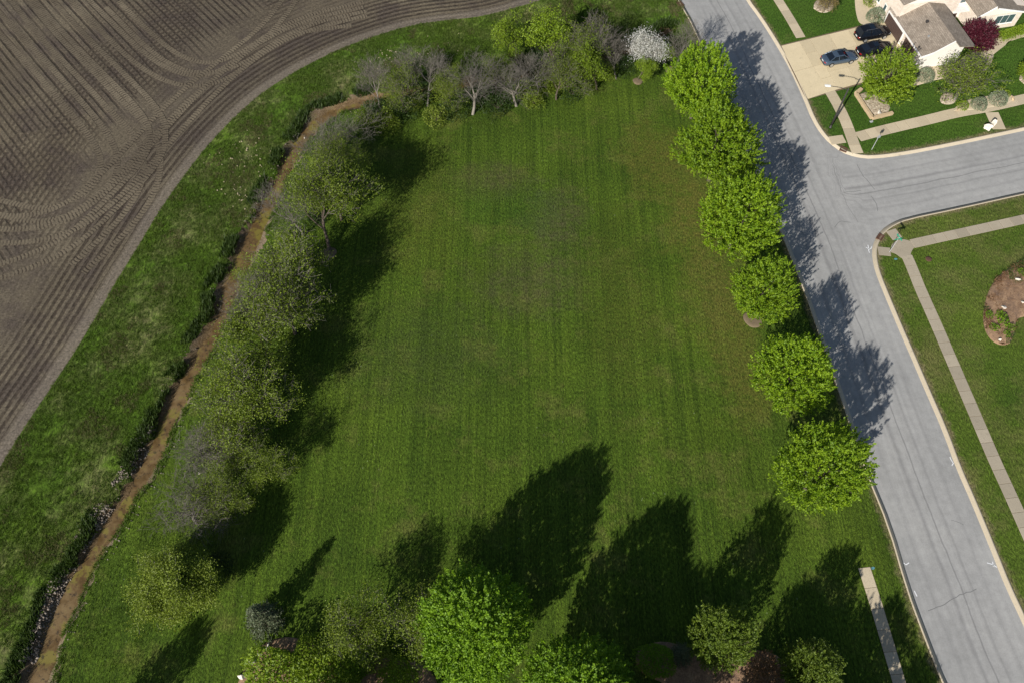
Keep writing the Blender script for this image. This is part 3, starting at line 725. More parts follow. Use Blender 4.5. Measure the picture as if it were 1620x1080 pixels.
def crown_proto(seed, H, rx, z0, mat, bark_, shoots=560, per=15, leaf=.30, top=.9, tint=(0., 1.), lumpy=.22, shoot_len=1.0, inner=.35, fill=.55, zmax=.42, bare=0):
    """dense crown: leafy shoots thrown outward and up from an egg-shaped, lumpy surface"""
    R = np.random.default_rng(seed)
    h = H - z0; zc = z0 + h * zmax
    u = R.normal(size=(shoots, 3)); u /= np.linalg.norm(u, axis=1)[:, None]
    lobes = R.normal(size=(16, 3)); lobes /= np.linalg.norm(lobes, axis=1)[:, None]
    k = 1 + lumpy * (np.max(u @ lobes.T, axis=1) ** 6 - .45) + R.normal(0, .035, shoots)
    rr = np.where(R.random(shoots) < fill, R.uniform(.78, 1.0, shoots), R.uniform(inner, .85, shoots)) * k
    zz = np.where(u[:, 2] > 0, u[:, 2] * (H - zc), u[:, 2] * (zc - z0))
    taperx = np.where(u[:, 2] > 0, (1 - top * .0) * 1.0, 1.0)
    P = np.column_stack([u[:, 0] * rx * taperx, u[:, 1] * rx * taperx, zz]) * rr[:, None]
    P[:, :2] *= (1 - .28 * np.clip(P[:, 2:3] / (H - zc), 0, 1) * top)
    D = u * .8 + np.array([0, 0, .75]) + R.normal(0, .25, (shoots, 3)); D /= np.linalg.norm(D, axis=1)[:, None]
    L = shoot_len * R.uniform(.5, 1.25, shoots)
    t = R.random((shoots, per)); jit = R.normal(0, .13 * shoot_len, (shoots, per, 3)) * (1.1 - t)[:, :, None]
    C = P[:, None, :] + D[:, None, :] * ((t - .55) * L[:, None])[:, :, None] + jit
    C[:, :, 2] += zc; C = C.reshape(-1, 3); C[:, 2] = np.maximum(C[:, 2], z0 * .55)
    ti = np.clip(R.normal(.5, .22, (shoots, 1)) + R.normal(0, .16, (shoots, per)), 0, 1) * (tint[1] - tint[0]) + tint[0]
    crown = leaves_mesh('crown', C, leaf * R.uniform(.65, 1.25, len(C)), mat, ti.ravel(), r=R, dirs=np.repeat(D, per, 0))
    Sg, T = skeleton(seed + 5, H * .88, H * .36, .62, 2 + bare, (6, 5, 4), upt=.3, r0=.022 * H)
    ext = np.hypot(Sg[:, 3], Sg[:, 4]).max(); Sg[:, [0, 1, 3, 4]] *= min(1.0, .72 * rx / ext)
    tm, bh = wood_meshes(Sg, bark_, bark_, 1, .02)
    parts = [('trunk', tm)] + ([('branches', bh)] if bh else []) + [('crown', crown)]
    return Proto(parts)
def twig_proto(seed, H, trunk, spread, kids, bark_, twig_, leaf_mat_=None, leaf=.13, per=0, spreadleaf=.16, share=1.0, lean=.06, r0=.13, upt=.25, droop=0.0, levels=4, lenr=.64, wob=.16, stems=1, rmin=.009, fuzz=0):
    """open tree of real twigs; optional sparse young leaves along the twig ends"""
    R = np.random.default_rng(seed + 99); SS = []; TT = []
    for k in range(stems):
        Sg, T = skeleton(seed + k * 31, H * (1 if k == 0 else R.uniform(.7, .95)), trunk, spread, levels, kids, upt=upt, lean=lean if k == 0 else .35, r0=r0, droop=droop, lenr=lenr, wob=wob)
        SS.append(Sg); TT += T
    Sg = np.concatenate(SS)
    if fuzz:      # the finest shoots on the twig ends
        ex = []
        for p, d, q in TT:
            for _ in range(fuzz):
                f = R.uniform(0, 1); b = q * (1 - f) + p * f; dd = d + R.normal(0, .45, 3); dd /= np.linalg.norm(dd)
                ex.append((*b, *(b + dd * R.uniform(.3, .75)), .010, .006, 9))
        Sg = np.concatenate([Sg, np.array(ex)])
    tm, bh = wood_meshes(Sg, bark_, twig_, 2, rmin)
    parts = [('trunk', tm), ('branches', bh)]
    if leaf_mat_:
        tips = [t for t in TT if R.random() < share]
        p = np.array([t[0] for t in tips]); q = np.array([t[2] for t in tips]); n = len(p)
        f = R.random((n, per, 1)) * 1.25
        C = (q[:, None] * (1 - f) + p[:, None] * f + R.normal(0, spreadleaf, (n, per, 3))).reshape(-1, 3)
        ti = np.clip(np.repeat(R.normal(.5, .2, n), per) + R.normal(0, .2, n * per), 0, 1)
        parts.append(('crown', leaves_mesh('crown', C, leaf * R.uniform(.6, 1.3, len(C)), leaf_mat_, ti, r=R)))
    return Proto(parts)
def bush_proto(seed, r, h, mat, n=900, leaf=.16, lump=.25, z0=.05, shell=.7):
    R = np.random.default_rng(seed); u = R.normal(size=(n, 3)); u[:, 2] = np.abs(u[:, 2]); u /= np.linalg.norm(u, axis=1)[:, None]
    lobes = R.normal(size=(9, 3)); lobes[:, 2] = np.abs(lobes[:, 2]); lobes /= np.linalg.norm(lobes, axis=1)[:, None]
    k = 1 + lump * (np.max(u @ lobes.T, axis=1) ** 5 - .5)
    rr = np.where(R.random(n) < shell, R.uniform(.86, 1.02, n), R.uniform(.3, .9, n)) * k
    C = np.column_stack([u[:, 0] * r * rr, u[:, 1] * r * rr, z0 + u[:, 2] * h * rr])
    lf = leaves_mesh('foliage', C, leaf * R.uniform(.6, 1.3, n), mat, np.clip(R.normal(.5, .25, n), 0, 1), r=R, dirs=u)
    st = []
    for i in range(7):
        a = i * .9; d = np.array([math.cos(a) * r * .55, math.sin(a) * r * .55, h * .7]); st.append((0, 0, -.05, *d, .035, .012, 0))
    V, F = tube_arr(np.array(st), 5)
    return Proto([('stems', npmesh('stems', V, F, bark_m)), ('foliage', lf)])

street_protos = [crown_proto(11 + 3 * i, 9.6, (4.35, 4.2, 4.5, 4.3, 4.4, 4.35)[i], 1.5, maple_l, bark_m, shoots=1250, per=27, leaf=.205, lumpy=(.3, .36, .28, .34, .3, .26)[i], zmax=(.42, .46, .4, .44, .38, .42)[i], top=(.9, .7, 1.0, .8, .95, .75)[i]) for i in range(6)]
SM = [((1109, 126), 1.14, 'farthest bright green maple of the row along the kerb, next to the bare tree'),
      ((1141, 224), 1.2, 'bright green street maple, second of the row counted from the bare roadside tree'),
      ((1175, 336), 1.16, 'bright green street maple across the road from the side street junction'),
      ((1211, 455), .93, 'smallest bright green street maple, with a dirt ring showing at its foot'),
      ((1262, 583), 1.07, 'bright green street maple second nearest in the row along the kerb'),
      ((1309, 735), 1.13, 'nearest bright green street maple, overhanging the kerb below the tree row')]
for i, (p, s, lab) in enumerate(SM):
    place(street_protos[i], 'maple_tree', lab, 'tree', 'maples along the street kerb', G(*p, 5.6 * s), s, i * 1.7, sxy=(.92, .96, .91, .88, .85, .88)[i])
# big trees at the near edge of the lawn
bigp = crown_proto(31, 12.6, 4.7, 1.9, deep_l, bark_m, shoots=2300, per=26, leaf=.21, top=1.0, fill=.72, lumpy=.16, zmax=.42)
place(bigp, 'maple_tree', 'largest dense green tree standing alone at the near edge of the lawn', 'tree', 'trees along the near lawn edge', G(752, 988, 5.8), 1.0, .3)
place(bigp, 'maple_tree', 'dense green tree cut by the bottom of the picture beside the largest tree', 'tree', 'trees along the near lawn edge', G(914, 1098, 5.8), .98, 2.2)
oakp = crown_proto(37, 9.6, 2.55, 1.2, oak_l, bark_m, shoots=900, per=24, leaf=.18, lumpy=.4, top=1.1, fill=.66)
place(oakp, 'oak_tree', 'olive green round tree above the brown mulch bed with rusty shrub beside it', 'tree', 'trees along the near lawn edge', G(1143, 1008, 4.4), 1.0, .2)
place(oakp, 'oak_tree', 'olive green tree right of the rusty shrub, nearest the park pavement', 'tree', 'trees along the near lawn edge', G(1277, 1058, 3.6), .88, 2.9)
place(oakp, 'oak_tree', 'olive tree below the picture edge shading the park pavement', 'tree', 'trees along the near lawn edge', (27.6, 3.9), .93, 1.3, sxy=1.15)
place(oakp, 'oak_tree', 'olive tree below the picture edge shading the lawn beside the stone bed', 'tree', 'trees along the near lawn edge', (-33.5, 5.0), .72, .6)
place(oakp, 'oak_tree', 'olive tree below the picture edge behind the mulch bed', 'tree', 'trees along the near lawn edge', (11.5, 3.2), 1.1, 2.4)
place(oakp, 'oak_tree', 'olive tree below the picture edge right of the rusty shrub', 'tree', 'trees along the near lawn edge', (21.5, 2.6), 1.0, 3.4)
place(bigp, 'maple_tree', 'dense tree below the picture edge behind the cut green tree', 'tree', 'trees along the near lawn edge', (7.2, 1.6), .98, 4.0)
place(oakp, 'oak_tree', 'olive tree below the picture edge behind the lime shrubs', 'tree', 'trees along the near lawn edge', (-17.0, 2.6), 1.1, 5.0)
place(oakp, 'oak_tree', 'olive tree below the picture edge between the two olive round trees', 'tree', 'trees along the near lawn edge', (19.6, 4.6), 1.0, .9)
place(oakp, 'oak_tree', 'olive tree below the picture edge at the foot of the park pavement', 'tree', 'trees along the near lawn edge', (29.6, .3), .86, 2.0)
place(oakp, 'oak_tree', 'olive tree below the picture edge behind the second olive tree', 'tree', 'trees along the near lawn edge', (24.2, 2.6), .95, 5.2)
place(oakp, 'oak_tree', 'olive tree below the picture edge between shrub bed and lawn', 'tree', 'trees along the near lawn edge', (-11.5, 5.2), .95, 1.9)

# spruce: stacked whorls of needle sprays
def spruce_proto(seed, H, r):
    R = np.random.default_rng(seed); C = []; D = []; seg = [(0, 0, -.1, 0, 0, H * .97, .11, .015, 0)]
    z = .3
    while z < H * .97:
        k = 1 - z / H; L = r * (k ** .8) + .12; nb = 5 + int(9 * k)
        for j in range(nb):
            a = R.uniform(0, 6.28); d = np.array([math.cos(a), math.sin(a), R.uniform(-.12, .18)])
            l = L * R.uniform(.8, 1.08); seg.append((0, 0, z, *(np.array([0, 0, z]) + d * l), .02, .008, 1))
            m = int(10 + 22 * l)
            t = R.uniform(.25, 1.02, m)[:, None]
            c = np.array([0, 0, z]) + d * l * t + R.normal(0, .11, (m, 3)) * (1.2 - t * .5); C.append(c); D.append(np.repeat(d[None], m, 0))
        z += .27
    C = np.concatenate(C); D = np.concatenate(D); V, F = tube_arr(np.array(seg), 5)
    return Proto([('trunk', npmesh('trunk', V, F, bark_m)), ('crown', leaves_mesh('crown', C, .2 * R.uniform(.7, 1.2, len(C)), spruce_l, R.random(len(C)), r=R, dirs=D, aspect=.4))])
sp = spruce_proto(5, 5.6, 1.75)
place(sp, 'spruce_tree', 'grey green cone shaped spruce beside the bottom shrub bed', 'tree', None, G(424, 985), 1.0)
place(sp, 'spruce_tree', 'small greyish conifer in the mulch bed left of the olive round tree', 'tree', None, G(1076, 1036), .62, 1.0)

# ---- open trees along the creek
bareA = [twig_proto(s, 8.2, 2.6, .66, (6, 5, 5, 4), greybark_m, twigbark_m, r0=.15, fuzz=1, upt=.18) for s in (3, 8, 14)]
bareP = [twig_proto(s, 7.6, 2.4, .5, (6, 5, 5, 4), purplebark_m, purplebark_m, r0=.13, fuzz=1, upt=.3) for s in (21, 27)]
bareW = [twig_proto(s, 9.0, 2.4, .66, (6, 5, 5, 4), palebark_m, greybark_m, r0=.17, fuzz=1, upt=.18) for s in (41, 46)]
leafA = [twig_proto(s, 8.4, 2.4, .6, (6, 5, 5, 4), bark_m, twigbark_m, spring_l, .15, 15, .28, .8, r0=.14, upt=.18) for s in (51, 57, 63)]
leafS = [twig_proto(s, 7.8, 2.2, .62, (6, 5, 5, 4), bark_m, twigbark_m, spring_l, .14, 11, .28, .95, r0=.13, fuzz=1, upt=.18) for s in (71, 77)]
leafD = [twig_proto(s, 8.6, 2.6, .55, (6, 5, 5, 4), bark_m, bark_m, lime_l, .22, 11, .24, r0=.15) for s in (81, 87)]
willow = twig_proto(91, 6.4, 1.5, .75, (7, 6, 5, 4), bark_m, twigbark_m, willow_l, .125, 40, .24, r0=.16, stems=3)
bareR = [twig_proto(s, 6.4, 1.2, .86, (7, 6, 5, 4), greybark_m, twigbark_m, r0=.15, fuzz=2, upt=.12, lean=.02, lenr=.72) for s in (111, 117)]
purple = twig_proto(95, 4.6, 1.0, .62, (7, 6, 5), palebark_m, purplebark_m, blossom_l, .11, 22, .32, levels=3, r0=.11, stems=2)
half = twig_proto(101, 5.6, 1.0, .84, (8, 6, 5, 4), greybark_m, twigbark_m, spring_l, .19, 7, .24, .9, r0=.16, upt=.14, lean=.02, lenr=.72)
bushG = [bush_proto(s, 1.7, 2.4, spring_l, 1300, .19, .5, shell=.55) for s in (1, 2)]
bushY = [bush_proto(s, 1.6, 2.2, pale_l, 1200, .18, .5, shell=.55) for s in (3, 4)]
bushD = [bush_proto(s, 2.0, 2.3, dark_l, 1500, .2, .5, shell=.6) for s in (5, 6)]
GRV = 'open trees along the creek'
K = [ # proto, base px, scale, name, category, label
 (bareA[0], (519, 248), 0.9, 'bare_tree', 'small leafless grey tree inside the bend of the creek'),
 (bareA[1], (551, 223), 0.9, 'bare_tree', 'slim leafless tree just right of the creek bend'),
 (leafA[0], (557, 300), .88, 'budding_tree', 'green budding tree below the creek bend, casting the topmost long shadow'),
 (leafS[0], (492, 322), 0.7, 'budding_tree', 'thin greyish budding tree on the creek edge below the bend'),
 (leafA[1], (540, 348), 1.32, 'budding_tree', 'budding green tree halfway between creek bend and dirt ringed trunk'),
 (leafA[2], (522, 400), 1.3, 'budding_tree', 'budding tree with yellowish sunlit side standing in a dirt ring'),
 (leafS[1], (484, 457), 1.38, 'budding_tree', 'budding tree with dark forked trunk in the pale dirt ring'),
 (leafA[0], (440, 470), 0.8, 'budding_tree', 'yellow green budding tree leaning over the creek at mid left'),
 (bareA[2], (424, 538), 1.08, 'bare_tree', 'small leafless tree on the creek bank at mid left'),
 (leafS[0], (467, 528), 1.38, 'budding_tree', 'sparse budding tree with a pale trunk patch at mid left'),
 (leafA[1], (430, 580), 1.32, 'budding_tree', 'green budding tree above the large leafless crown'),
 (leafS[1], (399, 648), 1.38, 'budding_tree', 'yellow green open tree over the narrowest stretch of creek'),
 (bareR[0], (352, 742), 1.1, 'bare_tree', 'large leafless pale limbed tree right of the brown creek'),
 (leafA[2], (412, 760), 0.7, 'budding_tree', 'small green sapling below the large leafless tree'),
 (bareR[1], (312, 826), 1.0, 'bare_tree', 'leafless tree radiating grey twigs above the yellow green willowy tree'),
 (willow, (310, 925), 1.2, 'willow_tree', 'yellow green willowy tree between creek and lawn near the bottom left'),
 (leafA[1], (352, 925), 0.48, 'budding_tree', 'small budding tree right of the yellow green willowy tree'),
 (leafA[1], (572, 992), 1.0, 'budding_tree', 'thin olive tree standing left of the largest green tree'),
 (leafA[2], (640, 1030), 0.95, 'budding_tree', 'sparse olive tree between the shrub bed and the largest green tree'),
 (bareP[0], (604, 176), 0.95, 'bare_tree', 'leafless purple grey tree at the left end of the top grove'),
 (bareP[1], (661, 135), 0.8, 'bare_tree', 'small leafless tree standing behind the ditch of the top grove'),
 (bareA[1], (676, 168), 0.92, 'bare_tree', 'leafless grey tree above the pale yellow shrub in the top grove'),
 (bareW[1], (748, 181), 1.0, 'bare_tree', 'tall leafless tree with whitish limbs between two dark bushes'),
 (bareW[0], (817, 168), 1.0, 'bare_tree', 'tall leafless pale tree in the middle of the top grove'),
 (leafD[0], (818, 105), 0.8, 'leafy_tree', 'bright green tree at the back of the top grove, leftmost of the leafy ones'),
 (leafD[1], (878, 118), 1.05, 'leafy_tree', 'tallest bright green tree in the back of the top grove'),
 (leafS[1], (880, 158), 1.0, 'budding_tree', 'tree with yellowish pale trunk in front of the tallest bright green one'),
 (leafS[0], (917, 118), 1.05, 'budding_tree', 'narrow yellow green tree right of the tallest leafy one'),
 (bareP[1], (950, 120), 1.05, 'bare_tree', 'leafless purple grey tree just left of the white blossom'),
 (leafD[0], (944, 142), 0.85, 'leafy_tree', 'young green tree with pale trunk at the lawn edge left of the blossom'),
 (bareA[0], (975, 125), 0.7, 'bare_tree', 'leafless thin tree tangled into the left side of the white blossom'),
 (purple, (1018, 102), 1.25, 'blossom_tree', 'tree covered in white blossom at the right end of the top grove'),
 (leafD[1], (1009, 127), 0.52, 'leafy_tree', 'small round leafy tree standing in front of the white blossom'),
 (bareA[2], (1067, 112), .98, 'bare_tree', 'bare grey roadside tree just above the row of street maples'),
 (leafS[0], (355, 805), 0.8, 'budding_tree', 'thin budding tree between the two large leafless crowns at lower left'),
 (leafA[1], (414, 622), 1.1, 'budding_tree', 'tall budding tree at the lawn edge above the leafless crowns'),
 (leafA[2], (386, 676), 1.1, 'budding_tree', 'budding tree at the lawn edge beside the large leafless crown'),
 (leafS[1], (392, 722), 1.05, 'budding_tree', 'open budding tree casting its shadow beside the sapling'),
 (leafA[0], (385, 800), .75, 'budding_tree', 'short budding tree between sapling and lower leafless crown'),
 (leafS[0], (392, 690), .9, 'budding_tree', 'thin budding tree upstream of the large pale limbed one'),
 (leafA[0], (460, 506), 1.02, 'budding_tree', 'budding tree shading the lawn edge below the pale dirt ring'),
 (bareA[2], (480, 373), 1.02, 'bare_tree', 'leafless tree on the creek side of the dirt ringed trunks'),
 (leafS[1], (545, 262), 0.8, 'budding_tree', 'thin budding tree at the lawn side of the creek bend'),
 (leafS[0], (640, 172), 0.85, 'budding_tree', 'thin greenish tree between the two small leafless ones in the top grove'),
 (leafA[2], (712, 160), 0.75, 'budding_tree', 'budding tree behind the dark bush in the top grove'),
 (leafS[1], (785, 150), 0.85, 'budding_tree', 'olive budding tree between the two tall pale leafless trees'),
 (bareA[2], (850, 150), 0.9, 'bare_tree', 'leafless grey tree right of the tall pale one in mid grove'),
 (leafA[1], (912, 145), 0.8, 'budding_tree', 'olive tree right of the yellowish pale trunk in the top grove'),
 (leafD[0], (1054, 100), 0.45, 'leafy_tree', 'small green tree tucked against the bare roadside tree'),
]
for i, (pr, p, s, nm, lab) in enumerate(K):
    place(pr, nm, lab, 'tree', GRV if p[1] < 940 else 'thin trees at the near lawn edge', G(*p), s, i * 1.37, z=-.06)
UG = 'bushes under the creek trees'
B = [(bushG[0], (612, 200), 1.0, 'sparse greenish shrub at the left front of the top grove'), (bushY[0], (690, 192), 1.0, 'pale yellow green shrub in front of the top grove'),
     (bushD[0], (719, 178), .9, 'dark bush left of the tall white limbed tree'), (bushD[1], (787, 172), 1.0, 'dark bush between the two tall pale leafless trees'),
     (bushG[1], (845, 165), .85, 'green shrub right of the tall pale leafless tree in mid grove'), (bushD[0], (640, 180), .9, 'dark bush between the greenish and the pale yellow shrubs'),
     (bushD[1], (905, 150), .9, 'dark bush by the yellowish trunk near the grove lawn edge'), (bushG[0], (860, 140), .9, 'shaded green shrub deep in mid grove'),
     (bushD[0], (985, 112), .8, 'dark shrub left of the white blossom'), (bushG[1], (925, 135), .8, 'green shrub beside the young tree left of the blossom'),
     (bushG[0], (578, 195), .85, 'green shrub right of the slim leafless tree at the bend'), (bushY[1], (655, 170), .7, 'yellowish shrub behind the dark bush in the top grove'),
     (bushD[1], (700, 100), .55, 'dark low bush on the far bank of the ditch'), (bushG[1], (505, 262), .7, 'low green bush at the inner bend of the creek'),
     (bushG[0], (455, 385), .75, 'low green bush between creek and dirt ringed trees'), (bushY[1], (428, 490), .7, 'low yellowish bush under the mid left trees'),
     (bushG[1], (385, 590), .75, 'low green bush beside the narrow stretch of creek'), (bushD[0], (430, 600), .7, 'dark bush in the long tree shadow at left'),
     (bushD[1], (500, 350), .75, 'dark bush in the topmost long shadow'), (bushY[0], (285, 965), 1.0, 'yellow green bush at the foot of the willowy tree'), (bushY[1], (262, 915), .9, 'yellow green bush on the creek side of the willowy tree'),
     (bushD[0], (345, 900), .7, 'dark bush in the shadow of the willowy tree'), (bushG[0], (700, 160), 1.0, 'green shrub behind the tall white limbed tree'), (bushD[0], (755, 160), 1.0, 'dark shrub behind the two dark bushes of the top grove'),
     (bushY[0], (830, 150), .9, 'yellowish shrub behind the tall pale tree in mid grove'), (bushG[1], (880, 140), 1.0, 'green shrub behind the yellowish trunk in the top grove'),
     (bushD[1], (595, 180), .9, 'dark shrub by the left end of the top grove'), (bushG[0], (625, 165), .9, 'green shrub hiding the ditch at the left end of the top grove'), (bushD[0], (672, 155), .9, 'dark shrub hiding the ditch behind the leafless grey tree'),
     (bushG[1], (960, 118), .9, 'green shrub under the purple grey leafless tree'), (bushY[1], (930, 105), .9, 'yellowish shrub at the back right of the top grove'), (bushG[0], (800, 125), 1.0, 'green shrub under the leftmost bright green tree'), (bushD[1], (850, 110), 1.0, 'dark shrub under the tallest bright green tree'),
     (bushG[1], (470, 420), .6, 'low green bush right above the pale dirt ring')]
for i, (pr, p, s, lab) in enumerate(B): place(pr, 'bush', lab, 'bush', UG, G(*p), s, i * 2.1, z=-.05)
# shrubs of the near beds
limeb = bush_proto(12, 2.0, 2.6, lime_l, 3600, .18, .5, shell=.6); deepb = bush_proto(13, 2.0, 2.4, deep_l, 3400, .18, .5)
rustb = bush_proto(14, 1.5, 1.9, rust_l, 1300, .16, .4)
for pr, p, s, lab in ((limeb, (440, 1066), 1.35, 'large lime green shrub behind the white stones'), (limeb, (492, 1046), 1.0, 'lime green shrub right behind the large lime shrub'), (limeb, (525, 1086), 1.35, 'lime green shrub at the bottom edge in the shrub bed'),
                      (rustb, (1205, 1056), 1.0, 'rusty brown shrub between the two olive green trees'), (deepb, (1034, 1042), .85, 'dark green shrub at the left end of the mulch bed'), (deepb, (560, 1056), .8, 'mid green shrub in the shade right of the lime shrubs'), (limeb, (632, 1072), .8, 'lime green shrub at the bottom edge just left of the largest tree'), (bushY[0], (600, 1040), .9, 'yellowish shrub between two green ones left of the largest tree')):
    place(pr, 'shrub', lab, 'shrub', 'shrubs in the near beds', G(*p), s, p[0])

# ---- garden plants round the house
globe = bush_proto(61, 1.0, 1.15, grey_l, 2400, .1, .05, shell=.95)
for p, s, lab in (((1384, 30), 1.35, 'clipped grey green globe bush beside the garage corner'), ((1462, 124), 1.2, 'clipped grey green globe bush between drive tree and half leafed tree'), ((1547, 168), 1.05, 'clipped grey green globe bush left one of two by the pavement'), ((1577, 160), 1.25, 'clipped grey green globe bush next to the small boxwoods')):
    place(globe, 'globe_bush', lab, 'bush', 'grey green globe bushes', G(*p), s, p[0])
box = bush_proto(62, .7, .8, lime_l, 900, .1, .08, shell=.9)
for p, s, lab in (((1590, 151), .9, 'small round boxwood nearest the tan block at the bed end'), ((1582, 145), .8, 'small round boxwood just behind the other one'), ((1521, 170), 1.15, 'lime green bush by the stone ring at the pavement'), ((1376, 6), 1.6, 'lime green bush behind the grey globe at the front walk')):
    place(box, 'boxwood', lab, 'bush', 'small round boxwoods', G(*p), s, p[1])
limetree = crown_proto(66, 7.2, 3.6, 1.0, lime_l, bark_m, shoots=820, per=18, leaf=.22, lumpy=.5, fill=.62)
place(limetree, 'yard_tree', 'lime green tree in the stone planter beside the driveway', 'tree', 'trees in the house yard', G(1407, 122, 3.6), 1.0, .4)
place(half, 'yard_tree', 'half leafed grey branched tree over the gravel ring in front of the garage gable', 'tree', 'trees in the house yard', G(1509, 158), 1.12, 2.7)
redt = crown_proto(67, 4.6, 2.55, .8, red_l, bark_m, shoots=800, per=16, leaf=.19, lumpy=.25)
place(redt, 'yard_tree', 'burgundy leaved small tree between garage roof and white gable', 'tree', 'trees in the house yard', G(1547, 58, 2.2), 1.0, 1.4)
place(limetree, 'yard_tree', 'small lime tree at the right picture edge in a pale stone ring', 'tree', 'trees in the house yard', G(1630, 110, 1.4), .42, 2.0)
# weeping tree: hanging straw coloured shoots
def weeping(seed, H, r):
    R = np.random.default_rng(seed); seg = [(0, 0, -.1, 0, 0, H * .8, .1, .07, 0)]; C = []
    for i in range(150):
        a = R.uniform(0, 6.28); rr = r * math.sqrt(R.uniform(.05, 1)); top = np.array([math.cos(a) * rr * .6, math.sin(a) * rr * .6, H * (1 - .25 * (rr / r) ** 2)])
        bot = np.array([math.cos(a) * rr, math.sin(a) * rr, R.uniform(.1, .5 * H)])
        seg.append((0, 0, H * .78, *top, .02, .014, 1)); seg.append((*top, *bot, .014, .006, 2))
        t = R.random((26, 1)); C.append(top * (1 - t) + bot * t + R.normal(0, .07, (26, 3)))
    C = np.concatenate(C); V, F = tube_arr(np.array(seg), 4)
    return Proto([('trunk', npmesh('trunk', V, F, bark_m)), ('crown', leaves_mesh('crown', C, .15, straw_l, R.random(len(C)), r=R, aspect=.35))])
place(weeping(4, 2.9, 1.75), 'weeping_tree', 'small weeping tree with straw coloured hanging shoots on the front lawn', 'tree', None, G(1305, 14), 1.0)
# low hedge in front of the right gable: clipped body of leaves
def hedge():
    R = np.random.default_rng(9); P = resample(np.array(GL([(1578, 64), (1598, 58), (1622, 50), (1660, 42)])), .1); n, t = normals(P); m = 5200
    i = R.integers(0, len(P), m); s = R.uniform(-1, 1, m); z = R.uniform(.05, .75, m); f = R.random(m) < .6
    z[f] = .75 + R.normal(0, .03, f.sum())
    C = np.column_stack([P[i] + n[i] * (s * .85)[:, None], z]); base = P[len(P) // 2]
    C[:, :2] -= base
    o = empty('hedge', (*base, 0), label='low clipped lime green hedge below the white gable window', cat='hedge')
    link('foliage', leaves_mesh('foliage', C, .14, lime_l, R.random(m), r=R), o)
    st = [(*(P[k] - base), -.05, *(P[k] - base), .6, .02, .012, 0) for k in range(3, len(P), 6)]
    V, F = tube_arr(np.array(st), 4); link('stems', npmesh('stems', V, F, bark_m), o, kind='stuff')
hedge()
# low weeds in the mulch oval
weedp = bush_proto(70, .55, .45, deep_l, 260, .14, .5)
for i, (p, s, lab) in enumerate((((1586, 511), 1.4, 'leafy weeds along the lower part of the mulch oval'), ((1572, 520), 1.0, 'weeds at the left rim of the mulch oval'), ((1596, 520), 1.0, 'weeds near the right notch of the mulch oval'), ((1563, 500), .9, 'weeds at the far left rim of the mulch oval'), ((1617, 434), 1.1, 'weeds at the top right of the mulch oval'), ((1580, 500), 1.0, 'weeds just under the white rock in the middle of the mulch oval'), ((1592, 530), .8, 'weeds above the bottom tip of the mulch oval'))):
    place(weedp, 'weeds', lab, 'weeds', 'weeds in the mulch oval', G(*p), s, i, z=.1)

# ------------------------------------------------------------------ stones
def rock_mesh(seed, mat, name='rock', sub=2):
    bm = bmesh.new(); bmesh.ops.create_icosphere(bm, subdivisions=sub, radius=.5); R = random.Random(seed)
    k = [Vector((R.uniform(-1, 1), R.uniform(-1, 1), R.uniform(-1, 1))).normalized() for _ in range(9)]
    for v in bm.verts:
        d = v.co.normalized()
        for j in k:
            e = d.dot(j) - .62
            if e > 0: v.co -= j * e * .62
        v.co *= 1 + R.uniform(-.05, .05)
    return bm_mesh(name, bm, mat)
rocks = [rock_mesh(i, white_stone_m) for i in range(4)]
def rock(p, s, lab, name='boulder', cat='boulder', grp=None, me=None, z=.0, raw=False):
    xy = p if raw else G(*p)
    o = link(name, me or rocks[int(p[0]) % 4], label=lab, cat=cat, group=grp); o.location = (*xy, z + s[2] * .3); o.scale = s; o.rotation_euler = (0, 0, p[0]); return o
rock((1561, 205), (1.5, .9, 1.1), 'large white landscape boulder on the kerb by the side street', me=rocks[0])
rock((1569, 200), (.8, .7, 1.5), 'upright white stone beside the large kerb boulder', me=rocks[1])
rock((1390, 181), (1.4, .7, .7), 'long white rock inside the stone planter', me=rocks[2])
rock((1378, 193), (.5, .5, .45), 'grey round stone outside the planter corner', me=rock_mesh(33, galv_m))
for i, (p, s, lab) in enumerate((((1608, 444), (.8, .6, .5), 'white rock in the upper part of the mulch oval'), ((1617, 481), (.6, .6, .5), 'white rock at the right side of the mulch oval'), ((1586, 489), (.8, .7, .5), 'white rock in the middle of the mulch oval'), ((1580, 539), (.45, .4, .35), 'small white rock at the bottom tip of the mulch oval'))):
    rock(p, s, lab, grp='white rocks in the mulch oval', z=.12)
for i, (p, s, lab) in enumerate((((383, 1068), (.9, .7, .6), 'white stone lowest in the edging of the shrub bed'), ((398, 1048), (.8, 1.0, .6), 'largest white stone in the edging of the shrub bed'), ((410, 1034), (.6, .6, .45), 'white stone in the middle of the shrub bed edging'), ((425, 1023), (.8, .6, .5), 'white stone at the upper end of the shrub bed edging'), ((405, 1072), (.5, .5, .4), 'small white stone just inside the shrub bed edging'))):
    rock(p, s, lab, name='edging_stone', grp='white stones edging the shrub bed')
for p, s, lab in (((1515, 175), (1.1, .7, .5), 'tan stone block by the gravel bed at the pavement'), ((1601, 157), (.9, .8, .6), 'tan stone block at the right end of the gravel bed')):
    rock(p, s, lab, name='stone_block', cat='stone block', me=rock_mesh(71, tan_stone_m))
rock((315, 748), (.4, .3, .2), 'small white scrap lying by the large leafless tree', name='litter', cat='litter', me=rocks[3])
rock((481, 214), (.32, .28, .3), 'small white stone in the creek bend', name='stone', cat='stone', me=rocks[3], z=-.6)
